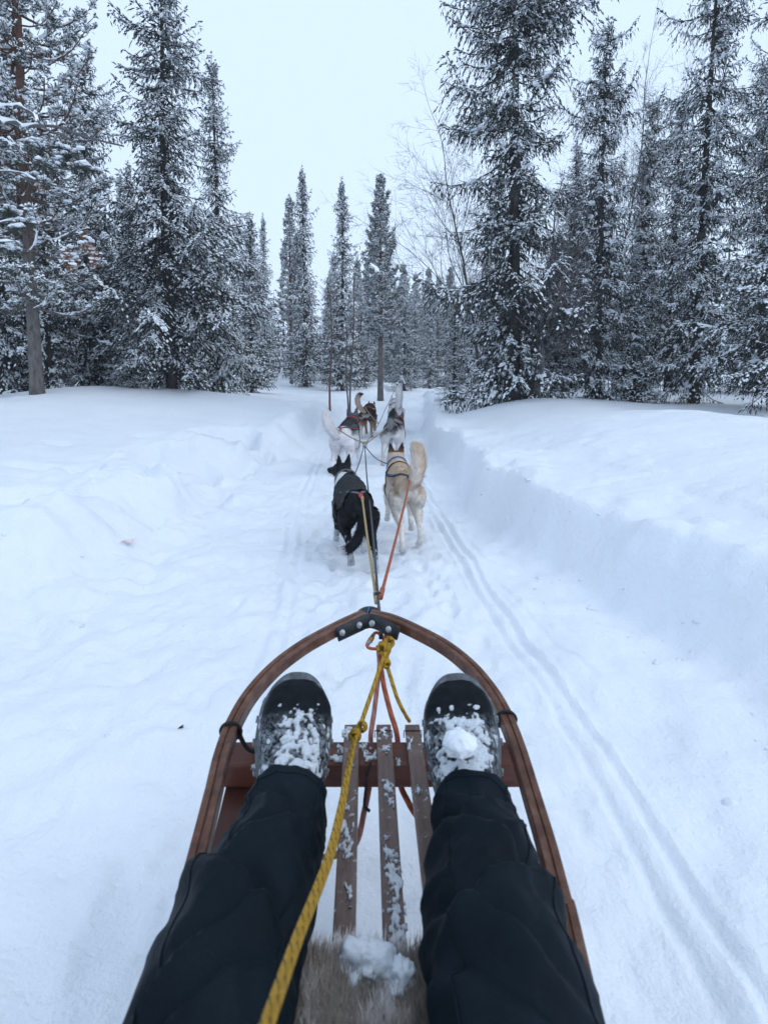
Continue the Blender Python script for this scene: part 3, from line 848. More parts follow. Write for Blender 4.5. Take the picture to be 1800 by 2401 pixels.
# --- left side
plant('pA', -5.2, 8.0, 9.8, 0.5, 'tall pine with grey lower trunk and orange upper bark at the frame edge', rs=0.95)
plant('sA', -4.05, 10.2, 8.1, 1.2, 'broad dark spruce with a thin pointed top beside the orange-barked pine', rs=1.2)
plant('sC', -3.75, 12.3, 7.35, 2.2, 'slim spruce standing close behind the broad dark spruce', rs=1.05)
plant('sE', -3.75, 15.2, 4.9, 0.4, 'short pointed spruce at the inner end of the dark spruce clump', rs=1.5)
plant('sC', -7.4, 11.0, 6.6, 4.0, 'spruce crowded behind the trunk of the orange-barked pine', rs=1.1)
plant('sA', -9.2, 12.8, 8.8, 5.1, 'tall spruce rising behind the orange-barked pine at the frame edge', rs=0.8)
plant('sE', -5.7, 10.9, 3.3, 1.9, 'low snowy spruce between the grey pine trunk and the broad dark spruce', rs=1.7)
plant('sE', -4.55, 9.6, 1.7, 2.9, 'small snowy spruce under the boughs of the broad dark spruce', rs=1.9)
plant('sD', -6.75, 9.5, 9.6, 0.3, 'dense snow-padded spruce filling the frame edge behind the orange-barked pine', rs=0.95)
plant('sF', -5.75, 10.6, 6.3, 2.2, 'drooping spruce in the gap between the orange-barked pine and the broad dark spruce', rs=1.1)
plant('sF', -6.05, 9.7, 4.6, 1.3, 'drooping snowy spruce just behind the grey pine trunk', rs=1.1)
plant('sE', -6.05, 8.1, 0.55, 0.9, 'tiny spruce seedling poking from the snow beside the grey pine trunk', rs=1.4, name='spruce_seedling')
# --- middle distance
plant('sE', -5.55, 25.0, 7.6, 0.3, 'narrow spruce at the dark clump side of the far central group', rs=0.9)
plant('pC', -4.15, 24.0, 8.1, 1.1, 'far pine with a thin orange trunk beside the two tall narrow spruces', rs=0.9)
plant('sE', -3.3, 22.5, 8.9, 2.4, 'tall narrow spruce with bare spire next to the far orange-trunked pine', rs=1.05)
plant('sE', -1.62, 21.0, 8.0, 4.4, 'tall narrow spruce behind the thin leafless saplings', rs=1.15)
plant('pB', -0.12, 18.2, 7.35, 0.8, 'pine with grey trunk and upswept shoots alone where the trail bends', rs=1.0)
# --- right side
plant('sB', 2.10, 8.6, 8.6, 0.7, 'huge columnar spruce with ragged drooping boughs beside the leafless birch', rs=1.15, lean=(0, R(-1.6)))
plant('sF', 3.65, 9.2, 6.15, 2.9, 'medium-height spruce with a thin upright top just beyond the huge columnar spruce', rs=0.95)
plant('sF', 4.75, 9.9, 5.35, 1.5, 'shorter drooping spruce between the thin-topped spruce and the tall snow-padded one', rs=0.85)
plant('sD', 5.1, 8.75, 7.9, 4.1, 'tall snow-padded spruce with a bare trunk foot, next to the frame-edge spruce', rs=0.95)
plant('sD', 5.75, 7.6, 7.4, 5.5, 'snow-laden spruce cut off by the frame edge, biggest snow pads', rs=1.15)
plant('sE', 1.42, 10.8, 1.9, 0.2, 'low spruce with boughs reaching over the trail edge by the birch', rs=2.0)
plant('sE', 3.0, 9.4, 2.9, 5.2, 'short spruce filling the gap between the huge columnar and the thin-topped spruce', rs=1.6)
plant('sE', 4.2, 9.0, 2.6, 3.1, 'short snowy spruce at the foot of the shorter drooping spruce', rs=1.7)
BG = 'spruces crowded behind the front row of trees'
_g = random.Random(5)
for i, (x, y, h, k) in enumerate([(2.9, 14, 5.6, 'sC'), (4.6, 13.2, 5.9, 'sA'), (6.6, 12.4, 6.6, 'sC'), (8.4, 12, 7.4, 'sB'), (9.8, 10.6, 7.8, 'sD'), (5.6, 16, 6.4, 'sE'), (3.4, 18, 5.2, 'sE'),
                                   (8.0, 17, 7, 'sC'), (11, 15, 7.5, 'sA'), (-5.6, 14.2, 5.8, 'sC'), (-7.2, 15.5, 6.4, 'sE'), (-10.8, 15, 8, 'sC'), (-8.6, 18, 7, 'sE'), (-12.5, 12, 8.5, 'sA'),
                                   (-6.4, 20, 6, 'sC'), (-2.5, 27, 6.2, 'sC'), (-4.8, 29, 6.5, 'sE'), (-0.9, 29, 6.4, 'sE'), (0.9, 24, 4.9, 'sC'), (-7.6, 31, 7, 'sC'), (-1.0, 23.5, 4.4, 'sC'), (-2.5, 24.5, 4.8, 'sE'), (1.6, 28, 5.0, 'sC'), (2.6, 30, 5.6, 'sE'), (0.4, 31, 5.4, 'sC'), (3.8, 33, 6.2, 'sC'), (-0.6, 34, 6.0, 'sC'), (2.0, 34.5, 6.0, 'sA'), (4.9, 31, 6.0, 'sC'), (-3.2, 32, 6.4, 'sA'), (-6.4, 27, 6.2, 'sC'), (3.0, 39, 7.0, 'sA'), (0.8, 41, 7.2, 'sA'), (-1.9, 31, 5.2, 'sC'), (5.9, 37, 7, 'sA'), (-4.9, 34, 6.6, 'sA')]):
    plant(k, x, y, h, _g.uniform(0, 6.28), 'snow-dusted spruce crowded into the shade behind the front row of trees', BG, rs=_g.uniform(1.0, 1.3))
FP = 'slim pines fading into the far forest'
for i, (x, y, h, k) in enumerate([(1.2, 33, 7.2, 'pC'), (2.2, 37, 7, 'pC'), (0.2, 39, 7.6, 'pC'), (3.1, 31, 6.4, 'pC'), (4.4, 36, 7.5, 'pB'), (-1.8, 38, 8, 'pC'), (1.7, 44, 8.2, 'pB'), (5.4, 28, 6.3, 'pC'), (-6.2, 38, 9, 'pC'), (3.6, 43, 8.4, 'pC')]):
    plant(k, x, y, h, _g.uniform(0, 6.28), 'slim hazy pine fading into the far forest at the trail end', FP, rs=1.1)

# --- birches and saplings
def plant_birch(x, y, h, seed, label, rz=0.0, lean=(0, 0), stems=1, name='birch_tree', r0=0.036, levels=4, spread=0.55, cat='tree'):
    t, tw = birch('birch', h, seed, stems=stems, r0=r0, levels=levels, spread=spread)
    o = empty(name, (x, y, hz(x, y)), rz); o.rotation_euler = (lean[0], lean[1], rz)
    link('trunk', t, M['birch'], o); link('crown', tw, M['twig'], o)
    return tag(o, label, cat)
plant_birch(1.82, 9.7, 5.6, 5, 'leafless birch with fine twigs leaning over the trail from the huge spruce', lean=(0, R(-10)), stems=1, r0=0.034)
plant_birch(2.35, 8.3, 3.6, 17, 'forked mossy birch trunk at the foot of the huge columnar spruce', lean=(0, R(5)), stems=2, r0=0.065, levels=3)
plant_birch(4.3, 11.0, 7.6, 29, 'tall leafless birch with twigs fanning out above the shorter drooping spruce', lean=(0, R(6)), stems=1)
def sapling(x, y, h, seed, label, lean, red=False):
    g = np.random.default_rng(seed); mb, tw = MB(), MB()
    pts = [np.array([0.02 * math.sin(i * .9 + seed), 0.02 * math.cos(i + seed), -0.15 + h * i / 9]) for i in range(10)]
    mb.loft(pts, [0.024 * (1 - 0.07 * i) for i in range(10)], n=6)
    for i in range(16):
        a = g.uniform(0, 6.28); k = g.integers(3, 10); p = pts[k]; L = g.uniform(0.15, 0.5) * h / 3
        d = np.array([math.cos(a), math.sin(a), g.uniform(0.2, 1.0)])
        tw.loft([p, p + d * L * .5, p + d * L + np.array([0, 0, .05])], [0.008, 0.006, 0.003], n=3)
    o = empty('bare_sapling', (x, y, hz(x, y))); o.rotation_euler = (0, lean, 0)
    mb.build('trunk', M['pbark'] if not red else M['sap'], o); tw.build('branches', M['twig'], o)['kind'] = 'stuff'
    return tag(o, label, 'sapling')
_n = NT('reddish_sapling_bark'); _n.color(_n.ramp(_n.noise(_n.coords('Object'), 30, 3), [(0.3, (0.09, 0.05, 0.045)), (0.7, (0.20, 0.12, 0.10))])); _n.set(Roughness=0.9); M['sap'] = _n.m
sapling(-1.13, 11.2, 2.7, 3, 'thin reddish leafless sapling nearest the grey-backed dog', R(1), True)
sapling(-0.86, 12.6, 2.4, 7, 'thinnest dark sapling standing between the reddish and the grey one', R(-1))
sapling(-0.74, 11.6, 3.4, 9, 'grey sapling trunk with a lean, closest to the lone pine', R(2))

# --- pine just outside the frame; its boughs reach in
def near_pine():
    F = Foliage(301); g = F.g; Fd = Foliage(302)
    X0, Y0 = -3.95, 4.7; z0 = hz(X0, Y0); base = np.array([X0, Y0, z0])
    tb, tp = trunk_mesh('near_pine', 7.5, 0.11, 4)
    twig = Tubes(); snow = Tubes(); lum = []
    def bough(pts, r):
        P = catmull([np.array(tuple(at_y(*p))) - base for p in pts], 5)
        twig.add(P, np.linspace(r, r * .35, len(P)), 6)
        k = len(P) // 2
        snow.add(P[:k + 1] + np.array([0, 0, r * 1.0]), np.linspace(1, .5, k + 1) * r * 1.2 * (1 + .4 * g.normal(size=k + 1)).clip(.3, 1.6), 6)
        return P
    def clump(p, d, ln, nn, dead=False, sn=True):
        p = np.array(tuple(at_y(*p))) - base; d = nrm(np.array(d, float))
        f = Fd if dead else F
        twig.add(np.stack([p - d * .10, p, p + d * .06]), np.array([.006, .005, .004]), 4)
        fr = f.g.uniform(-.09, .06, nn)[:, None]
        rn = nrm(f.g.normal(size=(nn, 3)))
        D = nrm(d * .55 + rn); D[:, 2] = np.where(D[:, 2] > .6, .6, D[:, 2])
        f.add(p + d * fr, D, ln * f.g.uniform(.7, 1.1, nn), np.full(nn, .0042), np.zeros(nn))
        if sn:
            for k in range(9):
                c = p + d * f.g.uniform(-.07, .06) + f.g.normal(0, .022, 3) * np.array([1, 1, .4]) + np.array([0, 0, ln * .34])
                lum.append((c, np.array([1, 1, .62]) * f.g.uniform(.016, .036)))
    bough([(-300, 120, 4.7), (-80, 255, 4.55), (60, 292, 4.5), (130, 296, 4.45), (200, 320, 4.4), (290, 342, 4.4)], .019)
    bough([(-80, 255, 4.55), (20, 245, 4.5), (70, 262, 4.45), (105, 300, 4.4), (170, 330, 4.4), (185, 372, 4.38)], .013)
    bough([(-250, 330, 4.6), (0, 330, 4.5), (60, 360, 4.45), (130, 392, 4.45), (200, 400, 4.4)], .011)
    bough([(-250, 420, 4.5), (0, 400, 4.4), (80, 425, 4.4), (180, 440, 4.4), (245, 420, 4.4)], .009)
    bough([(-200, 560, 4.4), (0, 520, 4.4), (90, 525, 4.4), (180, 518, 4.4), (250, 480, 4.4)], .007)
    bough([(-200, 640, 4.3), (0, 560, 4.3), (60, 585, 4.3), (130, 590, 4.3)], .008)
    for u, v in ((75, 348), (95, 352), (145, 352), (165, 362), (95, 385), (118, 392), (160, 385), (178, 392), (195, 398), (70, 412), (105, 430), (205, 392), (150, 365), (20, 500), (40, 535), (60, 530), (5, 575), (30, 590), (25, 505)):
        clump((u + g.normal(0, 4), v + g.normal(0, 4), 4.42 + g.normal(0, .06)), (g.uniform(-.2, 1), g.normal(0, .6), g.uniform(-.25, .15)), .075, 150)
    for u, v in ((203, 562), (205, 582), (157, 598), (168, 606), (162, 620), (222, 604), (100, 430)):
        clump((u, v, 5.2), (g.uniform(-.5, .5), g.normal(0, .4), -.5), .07, 110, dead=True)
    F.lumps = lum
    o = empty('pine_tree', base)
    tb.build('trunk', M['pbark'], o)
    link('branches', twig.mesh('branches'), M['twig'], o)
    link('crown', F.needle_mesh('near_needles'), M['pine'], o)
    link('dead_needles', Fd.needle_mesh('near_dead'), M['dead'], o)
    F.pad = snow
    link('snow_cover', F.snow_mesh('near_snow'), M['tsnow'], o)['kind'] = 'stuff'
    tag(o, 'pine beyond the frame edge whose close snowy boughs and brown needle tufts hang into view', 'tree')
near_pine()
mk = MB().box((0, 0, 0), (.07, .012, .05), bev=.004).build('trail_marker', M['marker'], smooth=False)
mk.location = at_y(1076, 896, 11.4); tag(mk, 'small orange trail marker glimpsed under the birch boughs', 'marker')

# --- far forest: one mass beyond the trees that can be told apart
def far_forest():
    g = np.random.default_rng(99)
    F = Foliage(5); tb = MB()
    spots = []
    while len(spots) < 190:
        y = g.uniform(46, 95); x = g.uniform(-0.95, 0.95) * y
        spots.append((x, y))
    for k in range(40):
        for sx in (-1, 1):
            spots.append((sx * g.uniform(15, 34), g.uniform(16, 48)))
    for (x, y) in spots:
        h = g.uniform(6.5, 12); r = g.uniform(0.9, 1.5); n = 170
        t = g.beta(1.0, 1.35, n) * 0.97 + 0.03
        a = g.uniform(0, 6.28, n); rr = r * ((1 - t) ** 0.75 + 0.04) * np.sqrt(g.uniform(0.05, 1, n))
        z0 = hz(x, y)
        P = np.stack([x + rr * np.cos(a), y + rr * np.sin(a), z0 + t * h], -1)
        D = nrm(np.stack([np.cos(a), np.sin(a), g.uniform(-0.7, 0.1, n)], -1))
        F.add(P, D, g.uniform(0.35, 0.7, n), g.uniform(0.14, 0.26, n), np.where(g.random(n) < 0.6, g.uniform(.3, 1, n), 0))
        tb.loft([(x, y, z0 - .2), (x, y, z0 + h * .5), (x, y, z0 + h)], [0.13, 0.08, 0.02], n=5)
    v1, q1, t1 = tb.arrays()
    o = link('far_forest', tb.mesh('far_forest'), M['bark'])
    link('needles', F.needle_mesh('far_needles'), M['needle'], o); link('snow_cover', F.snow_mesh('far_snow', 0.03), M['tsnow'], o)
    tag(o, 'pale far-off wood of snowy conifers closing the view', 'forest', kind='stuff')
far_forest()

# ================================================================== sledge
def rope_mesh(name, pts, r, k=8, n=8, closed=False, dense=True):
    """round rope with a running coordinate for its strands"""
    P = catmull(pts, k) if dense else np.asarray([tuple(p) for p in pts], float)
    mb = MB().loft(P, r if hasattr(r, '__len__') else [r] * len(P), n=n, up=(0.31, 0.2, 0.93))
    me = mb.mesh(name)
    ln = np.concatenate([[0], np.cumsum(np.linalg.norm(np.diff(P, axis=0), axis=1))])
    uv = np.zeros((len(me.vertices), 3), np.float32)
    m = len(P)
    uv[:m * n, 0] = np.repeat(ln, n); uv[:m * n, 1] = np.tile(np.abs(np.arange(n) / n * 2 - 1), m)
    a = me.attributes.new('ropeuv', 'FLOAT_VECTOR', 'POINT'); a.data.foreach_set('vector', uv.ravel())
    return me
def rope(name, pts, r, mat, parent=None, k=8, n=8, dense=True):
    return link(name, rope_mesh(name, pts, r, k, n, dense=dense), mat, parent)
def resample_r(r0, r1, pts, k=8):
    m = (len(pts) - 1) * k + 1
    return list(np.linspace(r0, r1, m))

sled = empty('sledge', (0.0, 0.9, 0.0))
tag(sled, 'low wooden sledge with bent bow, slatted deck and two runners on the trail', 'sledge')
def S(p): return Vector(tuple(p)) - Vector((0.0, 0.9, 0.0))      # world point -> sledge space

# bow rails, one bent bar each side
DS = 1.0856
Lp = [(786, 1331, .505), (745, 1350, .500), (700, 1373, .492), (650, 1402, .482), (592, 1447, .470), (540, 1505, .458), (503, 1570, .448), (478, 1640, .438), (461, 1715, .428), (433, 1830, .420), (398, 1970, .415), (383, 2030, .413)]
Rp = [(800, 1331, .505), (846, 1342, .500), (900, 1366, .490), (962, 1400, .480), (1018, 1446, .468), (1062, 1500, .456), (1093, 1556, .447), (1120, 1628, .438), (1146, 1715, .428), (1180, 1830, .420), (1212, 1955, .415), (1230, 2015, .413)]
def rail(px):
    P = [on_z(u * DS, v * DS, z) for u, v, z in px]
    d = Vector((0.13 if P[-1].x < 0 else -0.13, -1, 0))
    P += [P[-1] + d * 0.35, P[-1] + d * 0.75 + Vector((0, 0, -.02))]
    return catmull([S(p) for p in P], 6)
def rail_mesh(P):
    # rectangular bar, slightly rounded, with a groove worn along its top
    sec = np.array([(-1, -.8), (-.8, -1), (.8, -1), (1, -.8), (1, .8), (.85, 1), (.16, 1.0), (.05, .78), (-.05, .78), (-.16, 1.0), (-.85, 1), (-1, .8)]) * np.array([0.0148, 0.0145])
    T = nrm(np.gradient(P, axis=0)); Sd = nrm(np.cross(T, np.array([0, 0, 1.0]))); W = np.cross(Sd, T)
    V = P[:, None] + Sd[:, None] * sec[None, :, :1] + W[:, None] * sec[None, :, 1:]
    n = len(sec); m = len(P)
    i = np.arange(m - 1)[:, None] * n; j = np.arange(n); kx = (j + 1) % n
    q = np.stack([i + j, i + kx, i + n + kx, i + n + j], -1).reshape(-1, 4)
    VV = np.vstack([V.reshape(-1, 3), P[0], P[-1]]); t = []
    for a in range(n):
        b = (a + 1) % n
        t += [(m * n, b, a), (m * n + 1, (m - 1) * n + a, (m - 1) * n + b)]
    return mesh_np('rail', VV, q, t)
RL, RR = rail(Lp), rail(Rp)
link('bow_rail', rail_mesh(RL), M['rail'], sled)
link('bow_rail', rail_mesh(RR), M['rail'], sled)
def rail_at(Pw, y):
    k = np.argmin(np.abs(Pw[:, 1] + 0.9 - y)); return Pw[k]

# front and rear cross beams
bL, bR = rail_at(RL, 1.07), rail_at(RR, 1.07)
YAW = math.atan2(bR[1] - bL[1], bR[0] - bL[0])
cx = (bL[0] + bR[0]) / 2
def beam(y, w, nm='cross_beam'):
    a, b = rail_at(RL, y), rail_at(RR, y)
    if y > 1: a = a + np.array([-0.040, 0, 0]); b = b + np.array([0.030, 0, 0])
    c = (a + b) / 2; L = np.linalg.norm(b - a)
    mb = MB().box((0, 0, 0), (L, w, 0.050), bev=0.003)
    o = mb.build(nm, M['beam'], sled, smooth=False)
    o.location = (c[0], y - 0.9, 0.342)
    return o
beam(1.078, 0.070); beam(0.36, 0.070); beam(-0.24, 0.070)
# slats
sk = -0.035
for i, x in enumerate((-0.222, -0.148, -0.073, -0.001, 0.064, 0.135)):
    mb = MB().box((0, 0, 0), (0.0335, 1.60, 0.017), bev=0.003)
    o = mb.build('slat', M['slat'], sled, smooth=False)
    o.location = (x - sk * 0 + 0.028, 1.146 - 0.80 - 0.9, 0.3765); o.rotation_euler = (0, 0, math.atan(0.035))
    if i in (2, 3, 4):
        yy = 1.146 - 0.024
        c = MB().loft([(x - 0.0195, yy, 0.370), (x - .0195, yy, 0.386), (x, yy, 0.3866), (x + .0195, yy, .386), (x + .0195, yy, .370)], [0.0012] * 5, n=5)
        cc = c.build('cord_wrap', M['cord'], sled); cc.location = S((0, 0, 0))
# side boards and runners under the deck, uprights between them
for P_, sg in ((RL, 1), (RR, -1)):
    a, b = rail_at(P_, 1.05), rail_at(P_, 0.35)
    d = (b - a) / np.linalg.norm(b - a); mid = (a + b) / 2; L = 1.62
    an = math.atan2(d[0], -d[1])
    o = MB().box((0, 0, 0), (0.064, L, 0.020), bev=0.003).build('side_board', M['board'], sled, smooth=False)
    o.location = (a[0] + (0.010 if sg > 0 else -0.036) + d[0] * L / 2, a[1] + d[1] * L / 2 + 0.03, 0.303); o.rotation_euler = (0, 0, an)
    pts = [(a[0] + sg * 0.03 + d[0] * s, a[1] + d[1] * s, 0.022 + zz) for s, zz in ((-0.22, 0.17), (-0.14, 0.08), (-0.04, 0.02), (0.08, 0.0), (0.5, 0), (1.2, 0), (1.75, 0))]
    MB().loft(catmull(pts, 4), [(0.019, 0.014)] * 25, n=8, power=4).build('runner', M['rail'], sled)
    for s in (0.02, 0.72, 1.30):
        p0 = np.array([a[0] + sg * 0.03 + d[0] * s, a[1] + d[1] * s, 0.03]); p1 = p0 + np.array([0.0, 0, 0.262])
        MB().loft([p0, p1], [(0.017, 0.013)] * 2, n=8, power=4).build('upright', M['board'], sled)
# steel joint at the tip of the bow with four bolts
zj = 0.487
jp = [at_y(u, v, y) for u, v, y in ((790, 1489, 1.345), (838, 1467, 1.378), (858, 1458, 1.390), (880, 1459, 1.390), (934, 1486, 1.347))]
jP = catmull([S(p) for p in jp], 5)
MB().loft(jP, [(0.0045, 0.0185)] * len(jP), n=8, power=4, up=(0, 0.3, 1)).build('joint_plate', M['steel'], sled)
tip = [S(on_z(u, v, z)) for u, v, z in ((848, 1444, .500), (858, 1438, .502), (870, 1437, .502), (880, 1441, .500))]
MB().loft(catmull(tip, 4), [(0.014, 0.0175)] * 13, n=8, power=3).build('joint_cap', M['steel'], sled)
for u, v, y in ((802, 1484, 1.353), (842, 1466, 1.380), (872, 1462, 1.385), (911, 1476, 1.363)):
    p = S(at_y(u, v, y)); nd = Vector((0.0, -0.86, 0.5)); nd.normalize()
    mb = MB()
    a = Vector(p) + nd * 0.003
    mb.loft([a, a + nd * 0.004, a + nd * 0.006], [0.0085, 0.0083, 0.005], n=12)
    mb.loft([a + nd * 0.005, a + nd * 0.0085], [0.0035, 0.003], n=6)
    mb.build('bolt', M['zinc'], sled)
ey = S(at_y(893, 1487, 1.372))
MB().loft([ey + Vector((0, .004, .012)), ey + Vector((0, -.001, 0)), ey + Vector((0, -.003, -.012))], [(0.006, 0.004)] * 3, n=8, power=4).build('hitch_lug', M['steel'], sled)
# cord lashings round rail and beam
for P_, y, sg, L in ((RL, 1.040, 1, 0.055), (RR, 1.075, -1, 0.045)):
    c = rail_at(P_, y); pts = []
    for k in range(26):
        a = k / 25 * 4 * math.pi
        pts.append((c[0] + 0.0215 * math.cos(a), c[1] + 0.004 * (k / 25), c[2] + 0.019 * math.sin(a)))
    rope('lashing', pts, 0.0030, M['cord'], sled, k=2, n=6)
    zt = 0.372
    rope('lashing', [(c[0] + sg * 0.012, c[1], c[2] + .008), (c[0] + sg * 0.030, c[1] + .030, zt + .012), (c[0] + sg * (0.03 + L), c[1] + 0.044, zt)], 0.0048, M['cord'], sled, k=5, n=6)
# cord stub hanging from the middle of the beam
rope('cord_stub', [S(on_z(868, 1790, .372)), S(on_z(860, 1815, .366)), S((-.036, 1.035, .335)), S((-.040, 1.02, .30)), S((-.03, 1.02, .285))], 0.0032, M['cord'], sled, k=4, n=6)

# --- snow frozen to the deck
def snow_patch(name, c, L, W, H, seed, parent, rz=0.0, mat=None, n=44):
    """low irregular crust of snow"""
    g = np.linspace(-1, 1, n); X, Y = np.meshgrid(g, g)
    rr = np.sqrt(X ** 2 + Y ** 2)
    f = 0.72 - rr + 0.7 * n2(X * 1.0 + seed * 3.1, Y * 1.0 * (L / W) ** .5 + seed, 2.4, 2, seed) + 0.7 * n2(X * W * 40 + seed, Y * L * 40, 3.0, 3, seed + 4)
    zt = H * np.clip(f * 2.2, -1, 1.0) ** 1 * (1 + 0.4 * n2(X + seed, Y, 5.0, 2, seed + 1))
    ok = (f > 0.02)
    V = np.stack([X * W, Y * L, np.maximum(zt, 0)], -1).reshape(-1, 3)
    i = np.arange(n * n).reshape(n, n)
    q = np.stack([i[:-1, :-1], i[:-1, 1:], i[1:, 1:], i[1:, :-1]], -1).reshape(-1, 4)
    k = ok.ravel()[q].sum(1) >= 2
    q = q[k]
    if len(q) == 0: return None
    us = np.unique(q); mp = -np.ones(n * n, int); mp[us] = np.arange(len(us))
    pm = mesh_np(name, V[us], mp[q], smooth=True)
    add_col(pm, np.array([.13, .11, .11]) + np.clip(f.ravel()[us] * 2.4, 0, 1)[:, None] * np.array([.62, .67, .71]))
    o = link(name, pm, mat or M['bsnow'], parent)
    o.location = c; o.rotation_euler = (0, 0, rz)
    return o
_g = random.Random(3)
for (u, v, L, W) in ((815, 1722, .022, .013), (820, 1800, .02, .008), (812, 1960, .045, .013), (818, 2010, .03, .010), (900, 1722, .02, .014), (904, 1760, .012, .010), (910, 1850, .022, .012), (915, 1880, .016, .008),
                     (918, 2000, .032, .014), (925, 2080, .04, .014), (920, 2040, .02, .012), (932, 2170, .035, .014), (815, 2100, .02, .008), (960, 1745, .02, .008), (980, 1850, .018, .007), (808, 1890, .012, .009), (926, 2130, .014, .012)):
    snow_patch('snow_crust', S(on_z(u, v, 0.3855)), L, W, 0.003, _g.randint(1, 900), sled, R(2))
for (u, v, L, W) in ((850, 1755, .016, .02), (872, 1775, .018, .018), (800, 1760, .02, .012), (788, 1780, .012, .02), (935, 1790, .012, .008), (545, 1760, .006, .006), (600, 1800, .008, .01)):
    snow_patch('snow_crust', S(on_z(u, v, 0.3673)), L, W, 0.004, _g.randint(1, 900), sled)

# ================================================================== ropes of the sledge
tugp = [on_z(893, 1487, .475)]
carab = empty('carabiner', on_z(870, 1500, .46)); tag(carab, 'orange and silver carabiner hooked to the lug under the bow tip', 'carabiner')
def Cb(p): return Vector(tuple(p)) - carab.location
cl = [on_z(893, 1488, .470), on_z(880, 1484, .468), on_z(868, 1497, .462), on_z(860, 1512, .456), on_z(866, 1520, .450), on_z(885, 1521, .448), on_z(896, 1512, .452), on_z(899, 1498, .462)]
MB().loft(catmull([Cb(p) for p in cl + [cl[0]]], 5), [0.0042] * (len(cl) * 5 + 1), n=8).build('body', M['oranod'], carab)
MB().loft([Cb(on_z(876, 1488, .467)), Cb(on_z(862, 1511, .457))], [0.0052] * 2, n=10).build('gate', M['zinc'], carab)
MB().loft([Cb(on_z(873, 1494, .465)), Cb(on_z(867, 1504, .461))], [0.0068] * 2, n=10).build('gate_sleeve', M['brass'], carab)

yr = empty('yellow_rope', on_z(905, 1512, .46)); tag(yr, 'yellow and black hand rope knotted at the bow and running up over the trousers', 'rope')
def Yr(p): return Vector(tuple(p)) - yr.location
def pz(u, v, z): return Yr(on_z(u, v, z))
main = [pz(908, 1520, .462), pz(894, 1556, .46), pz(876, 1610, .455), pz(856, 1668, .455), pz(842, 1708, .46)]
rope('strand', main, resample_r(.0050, .0048, main), M['ropeY'], yr)
main2 = [pz(842, 1706, .46), pz(833, 1722, .462), pz(818, 1790, .49), pz(800, 1880, .535), pz(775, 1985, .60), pz(745, 2070, .655), pz(700, 2180, .72), pz(655, 2300, .775), pz(612, 2420, .82)]
rope('strand', main2, resample_r(.0048, .0027, main2), M['ropeY'], yr)
main3 = [v + Vector((.004, 0.002, .004)) for v in main2[1:3]] + [pz(806, 1884, .535), pz(783, 1990, .60), pz(754, 2076, .655), pz(710, 2186, .72), pz(668, 2306, .775), pz(627, 2426, .82)]
rope('strand', main3, resample_r(.0040, .0025, main3), M['ropeY'], yr)
side = [pz(908, 1524, .455), pz(908, 1560, .445), pz(916, 1590, .44), pz(932, 1640, .425), pz(950, 1676, .405), pz(960, 1692, .388)]
rope('strand', side, resample_r(.0052, .0042, side), M['ropeY'], yr)
def coil(nm, c, ax, rad, turns, r, parent, pitch=0.006):
    ax = Vector(ax).normalized(); a = ax.orthogonal().normalized(); b = ax.cross(a)
    pts = []
    N = int(turns * 12)
    for i in range(N + 1):
        t = i / 12 * 2 * math.pi
        pts.append(Vector(c) + (a * math.cos(t) + b * math.sin(t)) * rad + ax * (pitch * i / 12 - pitch * turns / 2))
    return rope(nm, pts, r, M['ropeY'], parent, k=2, n=7)
coil('knot', pz(911, 1508, .470), (0.3, -.6, .7), 0.010, 3.2, 0.0052, yr, 0.006)
coil('knot', pz(901, 1522, .464), (-.45, -.5, .3), 0.011, 3.0, 0.0050, yr, 0.007)
coil('knot', pz(906, 1556, .455), (0.2, -.9, .1), 0.007, 2.2, 0.0045, yr, 0.008)
coil('knot', pz(848, 1704, .464), (-.2, -.7, .35), 0.0075, 1.6, 0.0042, yr, 0.006)
coil('knot', pz(832, 1726, .468), (-.3, -.8, .3), 0.008, 2.0, 0.0042, yr, 0.007)
rope('loop_end', [pz(894, 1520, .462), pz(889, 1514, .468), pz(892, 1507, .47), pz(898, 1512, .47), pz(897, 1522, .465)], 0.004, M['ropeY'], yr, k=5)

ob = empty('orange_bridle', on_z(892, 1520, .45)); tag(ob, 'orange and faded pink bridle ropes tied from the carabiner to the cross beam', 'rope')
def Ob(p): return Vector(tuple(p)) - ob.location
p1 = [on_z(888, 1516, .452), on_z(893, 1560, .43), on_z(900, 1610, .40), on_z(915, 1670, .375), on_z(931, 1728, .355), Vector((.033, 1.09, .30)), Vector((.048, 1.05, .285)), Vector((.075, 1.0, .285)), Vector((.12, 0.98, .30))]
rope('rope_leg', [Ob(p) for p in p1], 0.0062, M['ropeO'], ob)
p2 = [on_z(886, 1516, .452), on_z(889, 1560, .43), on_z(884, 1610, .40), on_z(877, 1670, .375), on_z(869, 1728, .355), Vector((-.03, 1.09, .30)), Vector((-.040, 1.03, .28)), Vector((-.058, 0.95, .275)), Vector((-.11, .90, .30))]
rope('rope_leg', [Ob(p) for p in p2], 0.0060, M['ropeP'], ob)
p3 = [on_z(902, 1480, .470), on_z(905, 1492, .462), on_z(900, 1508, .455), on_z(890, 1520, .452)]
rope('loop', [Ob(p) for p in p3], 0.0055, M['ropeO'], ob)
th = rope('blue_thread', [on_z(863, 1448, .506), on_z(862, 1436, .512), on_z(865, 1424, .522)], 0.0022, M['blueT'], k=4, n=5)
th.parent = None
tag(th, 'short blue thread end sticking up at the tip of the bow', 'thread')

